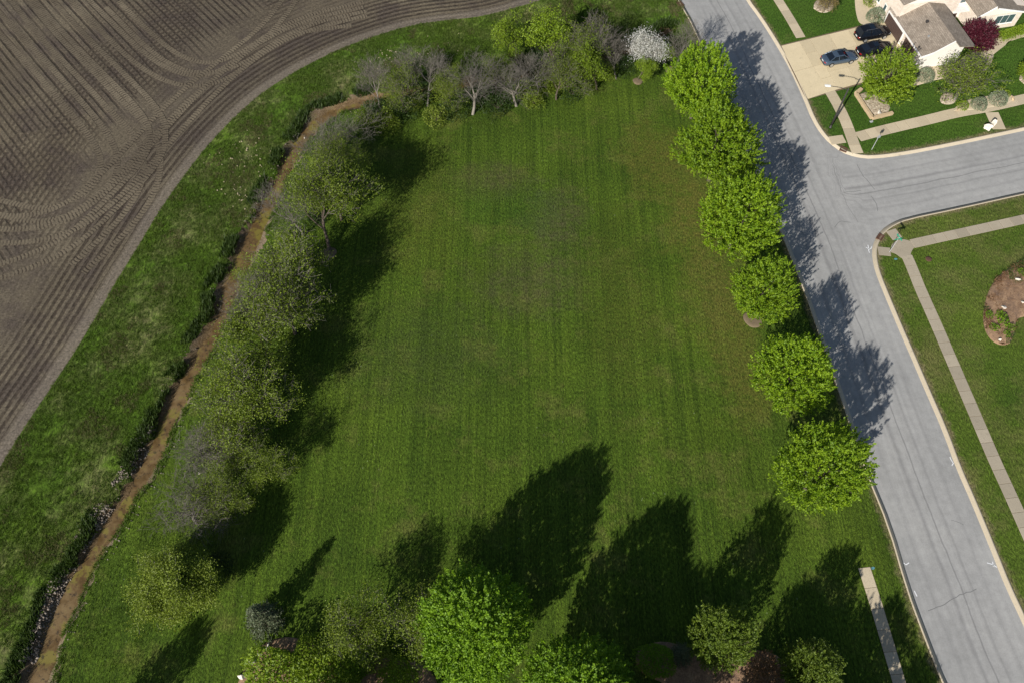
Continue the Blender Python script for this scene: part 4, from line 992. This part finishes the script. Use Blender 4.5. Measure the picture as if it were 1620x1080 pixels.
# joined stone masses
def stone_mass(name, C, size, mat, label, cat=None):
    ico = bmesh.new(); bmesh.ops.create_icosphere(ico, subdivisions=1, radius=.5); v0 = np.array([v.co[:] for v in ico.verts]); f0 = np.array([[v.index for v in f.verts] for f in ico.faces]); ico.free()
    n = len(C); R = np.random.default_rng(5)
    V = v0[None] * (1 + R.normal(0, .14, (n, len(v0), 1))) * (size[:, None] * R.uniform(.6, 1.3, (n, 3)))[:, None, :]
    a = R.uniform(0, 6.28, n); c, s = np.cos(a)[:, None], np.sin(a)[:, None]
    V = np.stack([V[..., 0] * c - V[..., 1] * s, V[..., 0] * s + V[..., 1] * c, V[..., 2]], -1) + C[:, None, :]
    F = (f0[None] + (np.arange(n) * len(v0))[:, None, None]).reshape(-1, 3)
    o = link(name, npmesh(name, V.reshape(-1, 3), F, mat, False, {'tint': np.repeat(R.random(n), len(v0))}), kind='stuff'); o['label'] = label
    return o
def ground_z(Q):
    cd, al = dist_poly(Q, CREEK); fd, _ = dist_poly(Q, FIELD); return height(Q, cd, al, fd)
seg = CREEK[(CREEK[:, 1] < 33) & (CREEK[:, 1] > 5)]; n, t = normals(seg)
i = rng.integers(0, len(seg), 2600); off = -(.75 + rng.random(2600) ** 1.5 * 1.5)
Q = seg[i] + n[i] * off[:, None] + t[i] * rng.uniform(-.5, .5, 2600)[:, None]
Q = Q[vnoise(Q[:, 0] * .35, Q[:, 1] * .35, 4) > .5]
stone_mass('riprap', np.column_stack([Q, ground_z(Q) + .03]), rng.uniform(.08, .30, len(Q)) * rng.uniform(.5, 1.1, len(Q)), stone_m, 'grey broken stones lining the left bank of the creek')
n, t = normals(CREEK); i = rng.integers(0, len(CREEK), 1500); off = np.where(rng.random(1500) < .5, rng.uniform(.8, 2.2, 1500), -rng.uniform(.8, 2.0, 1500))
Q = CREEK[i] + n[i] * off[:, None]; Q = Q[(Q[:, 1] > 4) & (Q[:, 1] < 106) & (Q[:, 0] < 20)]
stone_mass('creek_pebbles', np.column_stack([Q, ground_z(Q) + .02]), rng.uniform(.05, .15, len(Q)), stone_m, 'small pebbles scattered on the creek banks')
Q = np.concatenate([np.array(G(*c)) + rng.normal(0, 1, (k, 2)) * r for c, k, r in (((375, 245), 30, 1.6), ((410, 262), 34, 1.5), ((380, 300), 30, 1.4), ((615, 85), 26, .9), ((665, 92), 16, 1.1), ((700, 85), 14, 2.0), ((420, 330), 8, 3), ((600, 100), 12, .9))])
Q = Q[dist_poly(Q, CREEK)[0] < -2]
stone_mass('pale_clods', np.column_stack([Q, ground_z(Q) + .03]), rng.uniform(.05, .26, len(Q)), clod_m, 'pale clods and stones in the rough grass')

# ------------------------------------------------------------------ grass as geometry
def tufts(name, Q, z, h, w, mat, label, blades=6, seed=1, tint=None):
    R = np.random.default_rng(seed); n = len(Q)
    a = R.uniform(0, 6.28, (n, blades)); lean = R.uniform(.15, .9, (n, blades)); hh = (np.broadcast_to(h, (n,))[:, None] * R.uniform(.55, 1.3, (n, 1))) * R.uniform(.6, 1.1, (n, blades))
    base = np.stack([Q[:, None, 0] + R.normal(0, .1, a.shape), Q[:, None, 1] + R.normal(0, .1, a.shape), np.broadcast_to(z[:, None] - .02, a.shape)], -1)
    d = np.stack([np.cos(a), np.sin(a), np.zeros_like(a)], -1); s = np.stack([-np.sin(a), np.cos(a), np.zeros_like(a)], -1)
    tip = base + d * (hh * lean)[..., None]; tip[..., 2] += hh
    V = np.stack([base - s * w / 2, base + s * w / 2, tip], 2).reshape(-1, 3)
    F = np.arange(len(V)).reshape(-1, 3)
    ti = np.repeat(np.clip((R.random((n, 1)) if tint is None else tint[:, None]) + R.normal(0, .15, a.shape), 0, 1).ravel(), 3)
    o = link(name, npmesh(name, V, F, mat, False, {'tint': ti}), kind='stuff'); o['label'] = label
def scatter(mask, n, seed=0, xlim=(-85, 85), ylim=(2, 108)):
    R = np.random.default_rng(seed); f = GF[mask]; A = GV[f]; c = A.mean(1)
    k = (c[:, 0] > xlim[0]) & (c[:, 0] < xlim[1]) & (c[:, 1] > ylim[0]) & (c[:, 1] < ylim[1]) & (np.abs(c[:, 0]) < 47 + .34 * c[:, 1])
    f = f[k]; A = GV[f]; ar = np.abs((A[:, 1, 0] - A[:, 0, 0]) * (A[:, 2, 1] - A[:, 0, 1]) - (A[:, 1, 1] - A[:, 0, 1]) * (A[:, 2, 0] - A[:, 0, 0]))
    i = R.choice(len(f), n, p=ar / ar.sum()); r1 = np.sqrt(R.random(n)); r2 = R.random(n); w = np.stack([1 - r1, r1 * (1 - r2), r1 * r2], 1)
    return (A[i] * w[..., None]).sum(1), (GZ[f[i]] * w).sum(1)
Q, z = scatter(in_meadow, 60000, 1); pn = vnoise(Q[:, 0] * .45, Q[:, 1] * .45, 21) * .6 + vnoise(Q[:, 0] * 1.5, Q[:, 1] * 1.5, 22) * .4
k = pn > .3
tufts('meadow_grass', Q[k], z[k], .10 + .18 * pn[k], .05, gblade_m, 'rough green grass between the field and the creek', tint=pn[k])
k = vnoise(Q[:, 0] * .3, Q[:, 1] * .3, 31) * .6 + vnoise(Q[:, 0], Q[:, 1], 32) * .4 > .64
tufts('dry_grass', Q[k] + .15, z[k], np.full(k.sum(), .2), .04, dblade_m, 'dead straw coloured grass in the rough strip', seed=4)
cdl, _ = dist_poly(Q, CREEK)
Qc, zc = scatter(in_meadow | in_creek | (in_lawn & (np.abs(cd) < 4)), 90000, 3); dc, ac = dist_poly(Qc, CREEK); be = creek_width(ac)
k = (dc < -(be - .1)) & (dc > -(be + 1.3)) & (vnoise(Qc[:, 0] * .5, Qc[:, 1] * .5, 8) > .38)
kr = (dc > (be - .35)) & (dc < (be + .5)) & (vnoise(Qc[:, 0] * .8, Qc[:, 1] * .8, 18) > .42)
tufts('bank_grass', Qc[kr], zc[kr], np.full(kr.sum(), .35), .06, gblade_m, 'long grass hanging over the grove side of the creek', seed=16)
tufts('bank_weeds', Qc[k], zc[k], np.full(k.sum(), .55), .10, weed_l, 'tall dark weeds along the top of the creek bank', seed=6)
Qc, zc = scatter(in_lawn, 60000, 5); dc, ac = dist_poly(Qc, CREEK)
k = (dc > 1.2) & (dc < 9.0) & (vnoise(Qc[:, 0] * .4, Qc[:, 1] * .4, 12) > .25 + .05 * np.maximum(dc - 4, 0))
tufts('grove_grass', Qc[k], zc[k], np.full(k.sum(), .16), .055, gblade_m, 'unmown grass under the creek trees', seed=7, tint=vnoise(Qc[k][:, 0] * .8, Qc[k][:, 1] * .8, 3))
Qc, zc = scatter(in_lawn, 150000, 11); dc, ac = dist_poly(Qc, CREEK); lane = vnoise(Qc[:, 0] * 1.3, Qc[:, 1] * .03, 41)
k = (dc > 3.5) & (lane + .5 * vnoise(Qc[:, 0] * .7, Qc[:, 1] * .2, 43) > .62)
tufts('lawn_tufts', Qc[k], zc[k], np.full(k.sum(), .085), .055, gblade_m, 'short grass tufts of the mown park lawn', blades=3, seed=12, tint=vnoise(Qc[k][:, 0] * .5, Qc[k][:, 1] * .2, 44))

MB = smooth_poly(GL([(1640, 402), (1611, 416), (1581, 434), (1564, 458), (1556, 488), (1555, 511), (1562, 532), (1577, 545), (1592, 546), (1601, 540), (1605, 522), (1607, 504), (1625, 500), (1680, 480), (1700, 420), (1640, 402)]), 2)
Q = np.column_stack([rng.uniform(MB[:, 0].min(), MB[:, 0].max(), 5200), rng.uniform(MB[:, 1].min(), MB[:, 1].max(), 5200)]); Q = Q[inside(Q, MB)]
k = vnoise(Q[:, 0] * .9, Q[:, 1] * .9, 61) > .35
tufts('mulch_chips', Q[k], np.full(k.sum(), .17), np.full(k.sum(), .16), .09, rust_l, 'loose russet chips and dead stalks on the mulch oval', seed=62)
k = vnoise(Q[:, 0] * .7, Q[:, 1] * .7, 63) > .66
tufts('bed_weeds', Q[k], np.full(k.sum(), .17), np.full(k.sum(), .22), .08, weed_l, 'small green weeds sprouting through the mulch oval', seed=64)

# ------------------------------------------------------------------ house
HO = np.array((52.73, 95.37)); HU = np.array((.198, -.980)); HN = np.array((.980, .198))
def hp(u, n, z): return (*(HO + HU * u + HN * n), z)
house = empty('house', (*(HO + HU * 4 + HN * 6), 0), label='pale brick house with brown shingle roofs and white gables beside the driveway', cat='house')
hinv = -np.array((*(HO + HU * 4 + HN * 6), 0))
def hmesh(name, V, F, mat, parent=None, uvs=None):
    V = [np.array(v) + hinv for v in V]
    me = pymesh(name, V, F, mat)
    uv = me.uv_layers.new(name='UVMap')
    for p in me.polygons:
        a = Vector(V[p.vertices[0]]); nrm = p.normal
        e = Vector((0, 0, 1)).cross(nrm); e = e.normalized() if e.length > .05 else Vector((1, 0, 0)); f = nrm.cross(e)
        for li in p.loop_indices:
            d = Vector(V[me.loops[li].vertex_index]); uv.data[li].uv = (d.dot(e), d.dot(f))
    return link(name, me, parent or house)
def hbox(name, u0, u1, n0, n1, z0, z1, mat, parent=None):
    V = [hp(u, n, z) for z in (z0, z1) for u, n in ((u0, n0), (u1, n0), (u1, n1), (u0, n1))]
    F = [(3, 2, 1, 0), (4, 5, 6, 7)] + [(i, (i + 1) % 4, 4 + (i + 1) % 4, 4 + i) for i in range(4)]
    V = V if True else V
    me = hmesh(name, V, F, mat, parent)
    bm = bmesh.new(); bm.from_mesh(me.data); bmesh.ops.recalc_face_normals(bm, faces=bm.faces); bm.to_mesh(me.data); bm.free(); return me
def hslab(name, quad, th, mat, parent=None):
    """roof plane: quad of (u,n,z) with thickness th downwards"""
    T = [np.array(hp(*q)) for q in quad]; V = T + [t - np.array((0, 0, th)) for t in T]; k = len(T)
    F = [tuple(range(k)), tuple(range(2 * k - 1, k - 1, -1))] + [(i, k + i, k + (i + 1) % k, (i + 1) % k) for i in range(k)]
    me = hmesh(name, V, F, mat, parent)
    bm = bmesh.new(); bm.from_mesh(me.data); bmesh.ops.recalc_face_normals(bm, faces=bm.faces); bm.to_mesh(me.data); bm.free(); return me
def prism(name, pts, axis0, axis1, mat, parent=None, along='u'):
    """pts: outline of (n or u, z) extruded along u (or n)"""
    f = (lambda a, b, c: hp(c, a, b)) if along == 'u' else (lambda a, b, c: hp(a, c, b))
    k = len(pts); V = [f(a, b, axis0) for a, b in pts] + [f(a, b, axis1) for a, b in pts]
    F = [tuple(range(k - 1, -1, -1)), tuple(range(k, 2 * k))] + [(i, (i + 1) % k, k + (i + 1) % k, k + i) for i in range(k)]
    me = hmesh(name, V, F, mat, parent)
    bm = bmesh.new(); bm.from_mesh(me.data); bmesh.ops.recalc_face_normals(bm, faces=bm.faces); bm.to_mesh(me.data); bm.free(); return me
# garage wing
wg = prism('wall', [(0, -.1), (0, 2.35), (3.5, 4.15), (5.8, 3.68), (5.8, -.1)], -.4, 9.6, brick_m)
dr = hbox('garage_door', 0.0, 4.44, -.06, .02, .02, 1.72, door_m)
for r in range(4):
    for k in range(4): hbox('panel', .12 + k * 1.08, 1.08 + k * 1.08, -.085, -.055, .08 + r * .41, .42 + r * .41, door_m, dr)
hbox('door_frame', -.16, 0.0, -.09, .02, 0, 1.9, trim_m); hbox('door_frame', 4.44, 4.6, -.09, .02, 0, 1.9, trim_m); hbox('door_frame', 0.0, 4.44, -.09, .02, 1.72, 1.9, trim_m)
d2 = hbox('garage_door', 5.3, 7.9, -.06, .02, .02, 1.72, door_m)
for r in range(4):
    for k in range(2): hbox('panel', 5.42 + k * 1.25, 6.55 + k * 1.25, -.085, -.055, .08 + r * .41, .42 + r * .41, door_m, d2)
hslab('roof', [(2.0, -.35, 2.42), (10.0, -.35, 2.42), (10.25, .9, 3.08), (10.1, 3.5, 4.42), (2.0, 3.5, 4.42)], .14, roof_m)
hslab('roof', [(0.0, 3.52, 4.40), (10.1, 3.52, 4.40), (11.2, 3.52, 4.40), (10.9, 6.15, 3.80), (0.0, 6.15, 3.80)], .14, roof_m)
hbox('gutter', 2.0, 10.0, -.47, -.36, 2.3, 2.42, trim_m)
hslab('bargeboard', [(10.02, -.35, 2.44), (10.1, -.35, 2.44), (10.34, .9, 3.1), (10.27, .9, 3.1)], .22, trim_m)
hslab('bargeboard', [(10.27, .9, 3.1), (10.36, .9, 3.1), (10.22, 3.45, 4.43), (10.12, 3.45, 4.43)], .22, trim_m)
gw = prism('gable_wall', [(.05, 0), (.05, 2.3), (3.5, 4.1), (5.7, 3.62), (5.7, 0)], 9.62, 9.74, siding_m)
hbox('roof_vent', 7.4, 7.62, 1.3, 1.5, 3.05, 3.5, galv_m)
hbox('downspout', 9.45, 9.55, -.12, -.02, 0, 2.3, trim_m)
hbox('roof_vent', 5.0, 5.35, 2.0, 2.3, 3.5, 3.95, pole_m)
# two-storey block behind the drive
hbox('wall', -9.0, 2.2, 0.0, 8.5, -.1, 4.75, brick_m)
hslab('roof', [(-9.3, -.4, 4.8), (2.5, -.4, 4.8), (2.5, 4.2, 6.6), (-9.3, 4.2, 6.6)], .14, roof_m)
hslab('roof', [(-9.3, 4.2, 6.6), (2.5, 4.2, 6.6), (2.5, 8.9, 4.8), (-9.3, 8.9, 4.8)], .14, roof_m)
prism('gable_wall', [(.3, 4.6), (4.2, 6.3), (8.2, 4.6)], 2.2, 2.3, siding_m)
def window(u0, u1, n, z0, z1, face='n', panes=2, parent=None):
    """window on a wall facing -n (face 'n') or +u (face 'u')"""
    def bx(name, a0, a1, d0, d1, zz0, zz1, mat, par):
        return hbox(name, a0, a1, n - d1, n - d0, zz0, zz1, mat, par) if face == 'n' else hbox(name, n + d0, n + d1, a0, a1, zz0, zz1, mat, par)
    w = bx('window', u0, u1, -.02, .03, z0, z1, trim_m, parent or house)
    pw = (u1 - u0 - .12) / panes
    for i in range(panes): bx('pane', u0 + .1 + i * pw, u0 + .02 + (i + 1) * pw, .02, .045, z0 + .1, z1 - .1, glass_m, w)
    bx('sill', u0 - .06, u1 + .06, .0, .09, z0 - .08, z0 - .005, trim_m, w)
window(-1.6, -.9, 0, .9, 2.0, 'n', 1); window(-3.6, -2.8, 0, 1.0, 2.2, 'n', 1); window(-2.4, -1.2, 0, 3.0, 4.0, 'n', 2)
# middle block with the upper window
hbox('wall', -8.0, 1.0, 8.5, 13.0, -.1, 4.9, siding_m)
hslab('roof', [(-8.2, 6.0, 4.9), (1.5, 6.0, 4.9), (1.5, 9.7, 6.0), (-8.2, 9.7, 6.0)], .14, roof_m)
hslab('roof', [(-8.2, 9.7, 6.0), (1.5, 9.7, 6.0), (1.5, 13.4, 4.95), (-8.2, 13.4, 4.95)], .14, roof_m)
window(9.6, 12.2, 1.0, 2.4, 3.9, 'u', 3)
prism('porch_roof', [(8.3, 2.0), (8.3, 2.15), (11, 2.2), (11, 2.05)], 1.02, 2.4, trim_m)
fd_ = hbox('front_door', .98, 1.06, 9.0, 10.2, 0, 1.8, door_m)
# right wing with gable and triple window
prism('wall', [(10.6, -.1), (10.6, 2.9), (12.4, 4.2), (17.6, 3.4), (17.6, -.1)], -6, 4.3, brick_m)
hslab('roof', [(-6, 10.3, 2.95), (4.75, 10.3, 2.95), (5.0, 12.15, 4.5), (-6, 12.15, 4.5)], .14, roof_m)
hslab('roof', [(-6, 12.15, 4.48), (5.3, 12.15, 4.48), (5.6, 16.6, 3.5), (5.2, 18.0, 3.2), (-6, 18.0, 3.2)], .14, roof_m)
prism('gable_wall', [(10.75, 2.6), (12.3, 4.1), (17.0, 3.3), (17.0, 2.6)], 4.32, 4.42, siding_m)
window(13.6, 16.6, 4.42, .9, 2.35, 'u', 3)
hslab('bargeboard', [(4.76, 10.3, 2.97), (4.86, 10.3, 2.97), (5.1, 12.1, 4.52), (5.0, 12.1, 4.52)], .2, trim_m)
hslab('bargeboard', [(5.31, 12.2, 4.5), (5.4, 12.2, 4.5), (5.7, 16.6, 3.52), (5.61, 16.6, 3.52)], .2, trim_m)

# ------------------------------------------------------------------ stone planter wall
pl = empty('planter_wall', (*G(1368, 168), 0), label='low L shaped tan stone wall of the planter beside the pavement', cat='wall')
base = np.array(G(1368, 168))
for a, b in (((1353, 150), (1379, 189)), ((1379, 189), (1411, 181)), ((1353, 150), (1362, 143))):
    P = resample(np.array([G(*a), G(*b)]), .62)
    for p, q in zip(P[:-1], P[1:]):
        for lv in range(2):
            d = q - p; bm = bmesh.new(); box_bm(bm, (0, 0, 0), (np.linalg.norm(d) * .97, .42 + RG.uniform(-.04, .04), .2), 0, .02)
            o = link('block', bm_mesh('block', bm, tan_stone_m), pl); c = (p + q) / 2 - base
            o.location = (c[0] + RG.uniform(-.02, .02), c[1], .1 + lv * .2); o.rotation_euler = (0, 0, math.atan2(d[1], d[0]) + RG.uniform(-.04, .04))

# ------------------------------------------------------------------ cars
def car(name, label, xy, ang, kind, paint, L):
    suv = kind == 'suv'; Wd = .94 if suv else .90; H = 1.72 if suv else 1.42; belt = 1.02 if suv else .92; deck = 1.0 if suv else .92
    root = empty(name, (*xy, .045), ang, label=label, cat='car', group='cars parked on the driveway')
    h = L / 2
    # body: stations x, half width, z bottom, z shoulder, top
    st = [(-h, .70, .42, .62, .78), (-h + .08, .80, .30, .70, deck - .06), (-h + .5, Wd * .97, .22, .74, deck), (-h * .45, Wd, .19, .76, belt), (0, Wd, .19, .76, belt), (h * .36, Wd, .19, .74, belt), (h * .55, Wd * .99, .20, .72, belt - .03), (h - .55, Wd * .96, .22, .68, .86 if suv else .80), (h - .12, .80, .28, .58, .72), (h, .66, .36, .50, .62)]
    V = []; F = []
    for x, w, zb, zs, zt in st:
        V += [(x, -w * .88, zb), (x, -w, (zb + zs) / 2), (x, -w * .985, zs), (x, -w * .88, zt), (x, -w * .45, zt + .035), (x, w * .45, zt + .035), (x, w * .88, zt), (x, w * .985, zs), (x, w, (zb + zs) / 2), (x, w * .88, zb)]
    for i in range(len(st) - 1):
        for j in range(10): F.append((i * 10 + j, i * 10 + (j + 1) % 10, (i + 1) * 10 + (j + 1) % 10, (i + 1) * 10 + j))
    F += [tuple(range(9, -1, -1)), tuple(range(len(V) - 10, len(V)))]
    me = pymesh('body', V, F, paint, True); bm = bmesh.new(); bm.from_mesh(me); bmesh.ops.recalc_face_normals(bm, faces=bm.faces); bm.to_mesh(me); bm.free()
    body = link('body', me, root)
    # cabin glass: base and roof outlines
    if suv: xb0, xb1, xt0, xt1 = -h + .12, h * .44, -h + .42, h * .14
    else: xb0, xb1, xt0, xt1 = -h + .55, h * .47, -h * .46, h * .10
    def cab(x0, x1, z0, X0, X1, z1, w0, w1, mat, nm):
        k = 4; V = []
        for s in (-1, 1):
            for i in range(k + 1):
                f = i / k; bul = 1 - .10 * (2 * f - 1) ** 4
                V += [(x0 + (x1 - x0) * f, s * w0 * bul, z0), (X0 + (X1 - X0) * f, s * w1 * bul, z1 - .05 * (2 * f - 1) ** 2)]
        n = 2 * (k + 1); F = []
        for i in range(k):
            a, b = 2 * i, 2 * i + 2
            F += [(a, b, b + 1, a + 1), (n + a, n + a + 1, n + b + 1, n + b), (a + 1, b + 1, n + b + 1, n + a + 1), (a, n + a, n + b, b)]
        F += [(0, 1, n + 1, n), (2 * k, n + 2 * k, n + 2 * k + 1, 2 * k + 1)]
        me = pymesh(nm, V, F, mat); bm = bmesh.new(); bm.from_mesh(me); bmesh.ops.recalc_face_normals(bm, faces=bm.faces); bm.to_mesh(me); bm.free()
        return link(nm, me, root)
    cab(xb0, xb1, belt - .03, xt0, xt1, H, Wd * .9, Wd * .68, carglass_m, 'windows')
    cab(xt0 - .05, xt1 + .1, H - .03, xt0 + .05, xt1, H + .03, Wd * .70, Wd * .62, paint, 'roof')
    # pillars of the cabin: front and rear, both sides
    for s in (-1, 1):
        ps = []
        for bx_, tx in ((xb0, xt0), ((xb0 + xb1) / 2 - .1, (xt0 + xt1) / 2 - .1), (xb1, xt1)):
            ps.append((bx_, s * Wd * .9, belt - .02, tx, s * Wd * .69, H, .05, .045, 0))
        Vv, Ff = tube_arr(np.array(ps), 6); link('pillars', npmesh('pillars', Vv, Ff, paint, True), root)
    bm = bmesh.new(); box_bm(bm, ((xt0 + xt1) / 2 + .35, 0, H + .035), (.75, .85, .02), 0, .008); link('sunroof', bm_mesh('sunroof', bm, carglass_m), root)
    for sx in (-h * .58, h * .60):
        for s in (-1, 1):
            w = link('wheel', None, root) if False else empty('wheel', (sx, s * (Wd - .10), .33)); w.parent = root
            bm = bmesh.new(); bmesh.ops.create_cone(bm, cap_ends=True, segments=20, radius1=.34, radius2=.34, depth=.23); bmesh.ops.rotate(bm, cent=(0, 0, 0), matrix=Matrix.Rotation(rad(90), 3, 'X'), verts=bm.verts); link('tyre', bm_mesh('tyre', bm, rubber_m), w)
            bm = bmesh.new(); bmesh.ops.create_cone(bm, cap_ends=True, segments=16, radius1=.23, radius2=.19, depth=.03); bmesh.ops.rotate(bm, cent=(0, 0, 0), matrix=Matrix.Rotation(rad(90 * s), 3, 'X'), verts=bm.verts); bmesh.ops.translate(bm, vec=(0, s * .128, 0), verts=bm.verts); link('rim', bm_mesh('rim', bm, rim_m), w)
    for s in (-1, 1):
        bm = bmesh.new(); box_bm(bm, (-h + .07, s * .62, .74), (.16, .34, .16), -s * .35, .03); link('tail_light', bm_mesh('tail_light', bm, redlens_m), root)
        bm = bmesh.new(); box_bm(bm, (h - .22, s * .66, .66), (.34, .22, .12), -s * .4, .03); link('headlight', bm_mesh('headlight', bm, clearlens_m), root)
        bm = bmesh.new(); box_bm(bm, (xb1 - .28, s * (Wd + .09), belt + .05), (.14, .2, .14), 0, .03); link('mirror', bm_mesh('mirror', bm, paint), root)
        if suv:
            bm = bmesh.new(); box_bm(bm, ((xt0 + xt1) / 2, s * Wd * .62, H + .07), (1.7, .04, .04), 0, .01); link('roof_rail', bm_mesh('roof_rail', bm, chrome_m), root)
    bm = bmesh.new(); box_bm(bm, (-h - .005, 0, .66), (.03, .42, .14), 0, .01); link('number_plate', bm_mesh('number_plate', bm, clearlens_m), root)
    bm = bmesh.new(); box_bm(bm, (-h + .02, 0, .40), (.12, 1.4, .14), 0, .04); link('bumper', bm_mesh('bumper', bm, pole_m), root)
    return root
car('parked_car', 'slate blue sedan parked behind the black cars near the pavement', G(1327, 93, .5), rad(13), 'sedan', bluepaint_car_m, 4.85)
car('parked_car', 'black sport utility car with silver wheels nearest the garage door', G(1380, 53, .6), rad(14), 'suv', blackpaint_m, 4.9)
car('parked_car', 'black low car between the utility car and the lime green tree', G(1383, 79, .5), rad(14), 'sedan', blackpaint_m, 5.0)

# ------------------------------------------------------------------ street lamp, signs, drains
def lathe(name, prof, mat, parent, seg=12):
    V = []; F = []
    for r, z in prof: V += [(r * math.cos(a), r * math.sin(a), z) for a in np.arange(seg) * 2 * math.pi / seg]
    for j in range(len(prof) - 1): F += [(j * seg + i, j * seg + (i + 1) % seg, (j + 1) * seg + (i + 1) % seg, (j + 1) * seg + i) for i in range(seg)]
    F += [tuple(range(seg - 1, -1, -1)), tuple(range(len(V) - seg, len(V)))]
    return link(name, pymesh(name, V, F, mat, True), parent)
lb = G(1313.6, 201.8)
tipx = np.array(G(1308, 136.5, 6.55)) - np.array(lb); tl = np.linalg.norm(tipx); aa = math.atan2(tipx[1], tipx[0])
lamp = empty('street_lamp', (*lb, 0), aa, label='tall dark street lamp with a long arm on the corner verge', cat='street lamp')
lathe('base', [(.2, 0), (.2, .06), (.13, .1), (.12, .45), (.1, .5)], pole_m, lamp)
lathe('pole', [(.14, .45), (.12, 3), (.085, 6.35), (.04, 6.5)], pole_m, lamp)
V, F = tube_arr(np.array([(0, 0, 6.2, tl * .35, 0, 6.5, .045, .04, 0), (tl * .35, 0, 6.5, tl * .8, 0, 6.6, .04, .035, 0), (tl * .8, 0, 6.6, tl - .35, 0, 6.6, .035, .035, 0)]), 8); link('arm', npmesh('arm', V, F, pole_m, True), lamp)
bm = bmesh.new(); box_bm(bm, (tl - .1, 0, 6.62), (.75, .32, .16), 0, .05); hd = link('lamp_head', bm_mesh('lamp_head', bm, lampwhite_m), lamp)
bm = bmesh.new(); box_bm(bm, (tl - .06, 0, 6.53), (.45, .22, .04), 0, .01); link('lens', bm_mesh('lens', bm, clearlens_m), hd)
def signpost(p, h, label, blades):
    o = empty('sign_post', (*G(*p), 0), 0, label=label, cat='sign')
    lathe('post', [(.045, -.02), (.045, .05), (.035, .06), (.035, h), (.01, h + .02)], galv_m, o, 8)
    for z, w, hh, rz, mat in blades:
        bm = bmesh.new(); box_bm(bm, (0, 0, 0), (w, .02, hh), 0, .006); s = link('sign_plate', bm_mesh('sign_plate', bm, mat), o); s.location = (0, -.045 if rz < 1 else 0, z); s.rotation_euler = (0, 0, rz)
    return o
signpost((1379, 237), 2.6, 'slim pale sign post on the verge beside the corner pavement', [(2.3, .46, .42, .2, galv_m)])
signpost((1407, 399), 2.8, 'sign post with crossed green street name plates on the paved corner', [(2.55, 1.0, .22, .22, signgreen_m), (2.79, 1.0, .22, 1.9, signgreen_m)])
def drain(p, rz, label):
    o = empty('storm_drain', (*G(*p), ROADZ), rz, label=label, cat='drain', group='storm drains in the kerb')
    bm = bmesh.new(); box_bm(bm, (0, -.32, .09), (.9, .08, .2)); box_bm(bm, (0, .32, .09), (.9, .08, .2)); box_bm(bm, (-.41, 0, .09), (.08, .56, .2)); box_bm(bm, (.41, 0, .09), (.08, .56, .2)); link('frame', bm_mesh('frame', bm, iron_m), o)
    me = None
    for k in range(7):
        bm = bmesh.new(); box_bm(bm, (-.32 + k * .105, 0, .12), (.05, .56, .05)); link('bar', bm_mesh('bar', bm, iron_m), o)
    bm = bmesh.new(); box_bm(bm, (0, 0, .06), (.74, .56, .03)); link('sump', bm_mesh('sump', bm, rubber_m), o)
drain((1334.5, 236.5), -.5, 'rusty storm drain in the curved kerb by the house corner')
drain((1392.5, 375.5), .9, 'rusty storm drain in the kerb by the crossed green signs')
drain((1076, 7), -1.05, 'rusty storm drain in the park kerb at the top of the road')
a = np.arange(20) * 2 * math.pi / 20; mh = empty('utility_cover', (*G(1469, 410), 0), label='round rusty utility cover in the corner lawn', cat='cover')
lathe('lid', [(.36, -.05), (.36, .035), (.30, .04), (.28, .05), (.05, .055)], iron_m, mh, 20)
print('objects', len(bpy.data.objects), 'tris', sum(len(m.polygons) for m in bpy.data.meshes))
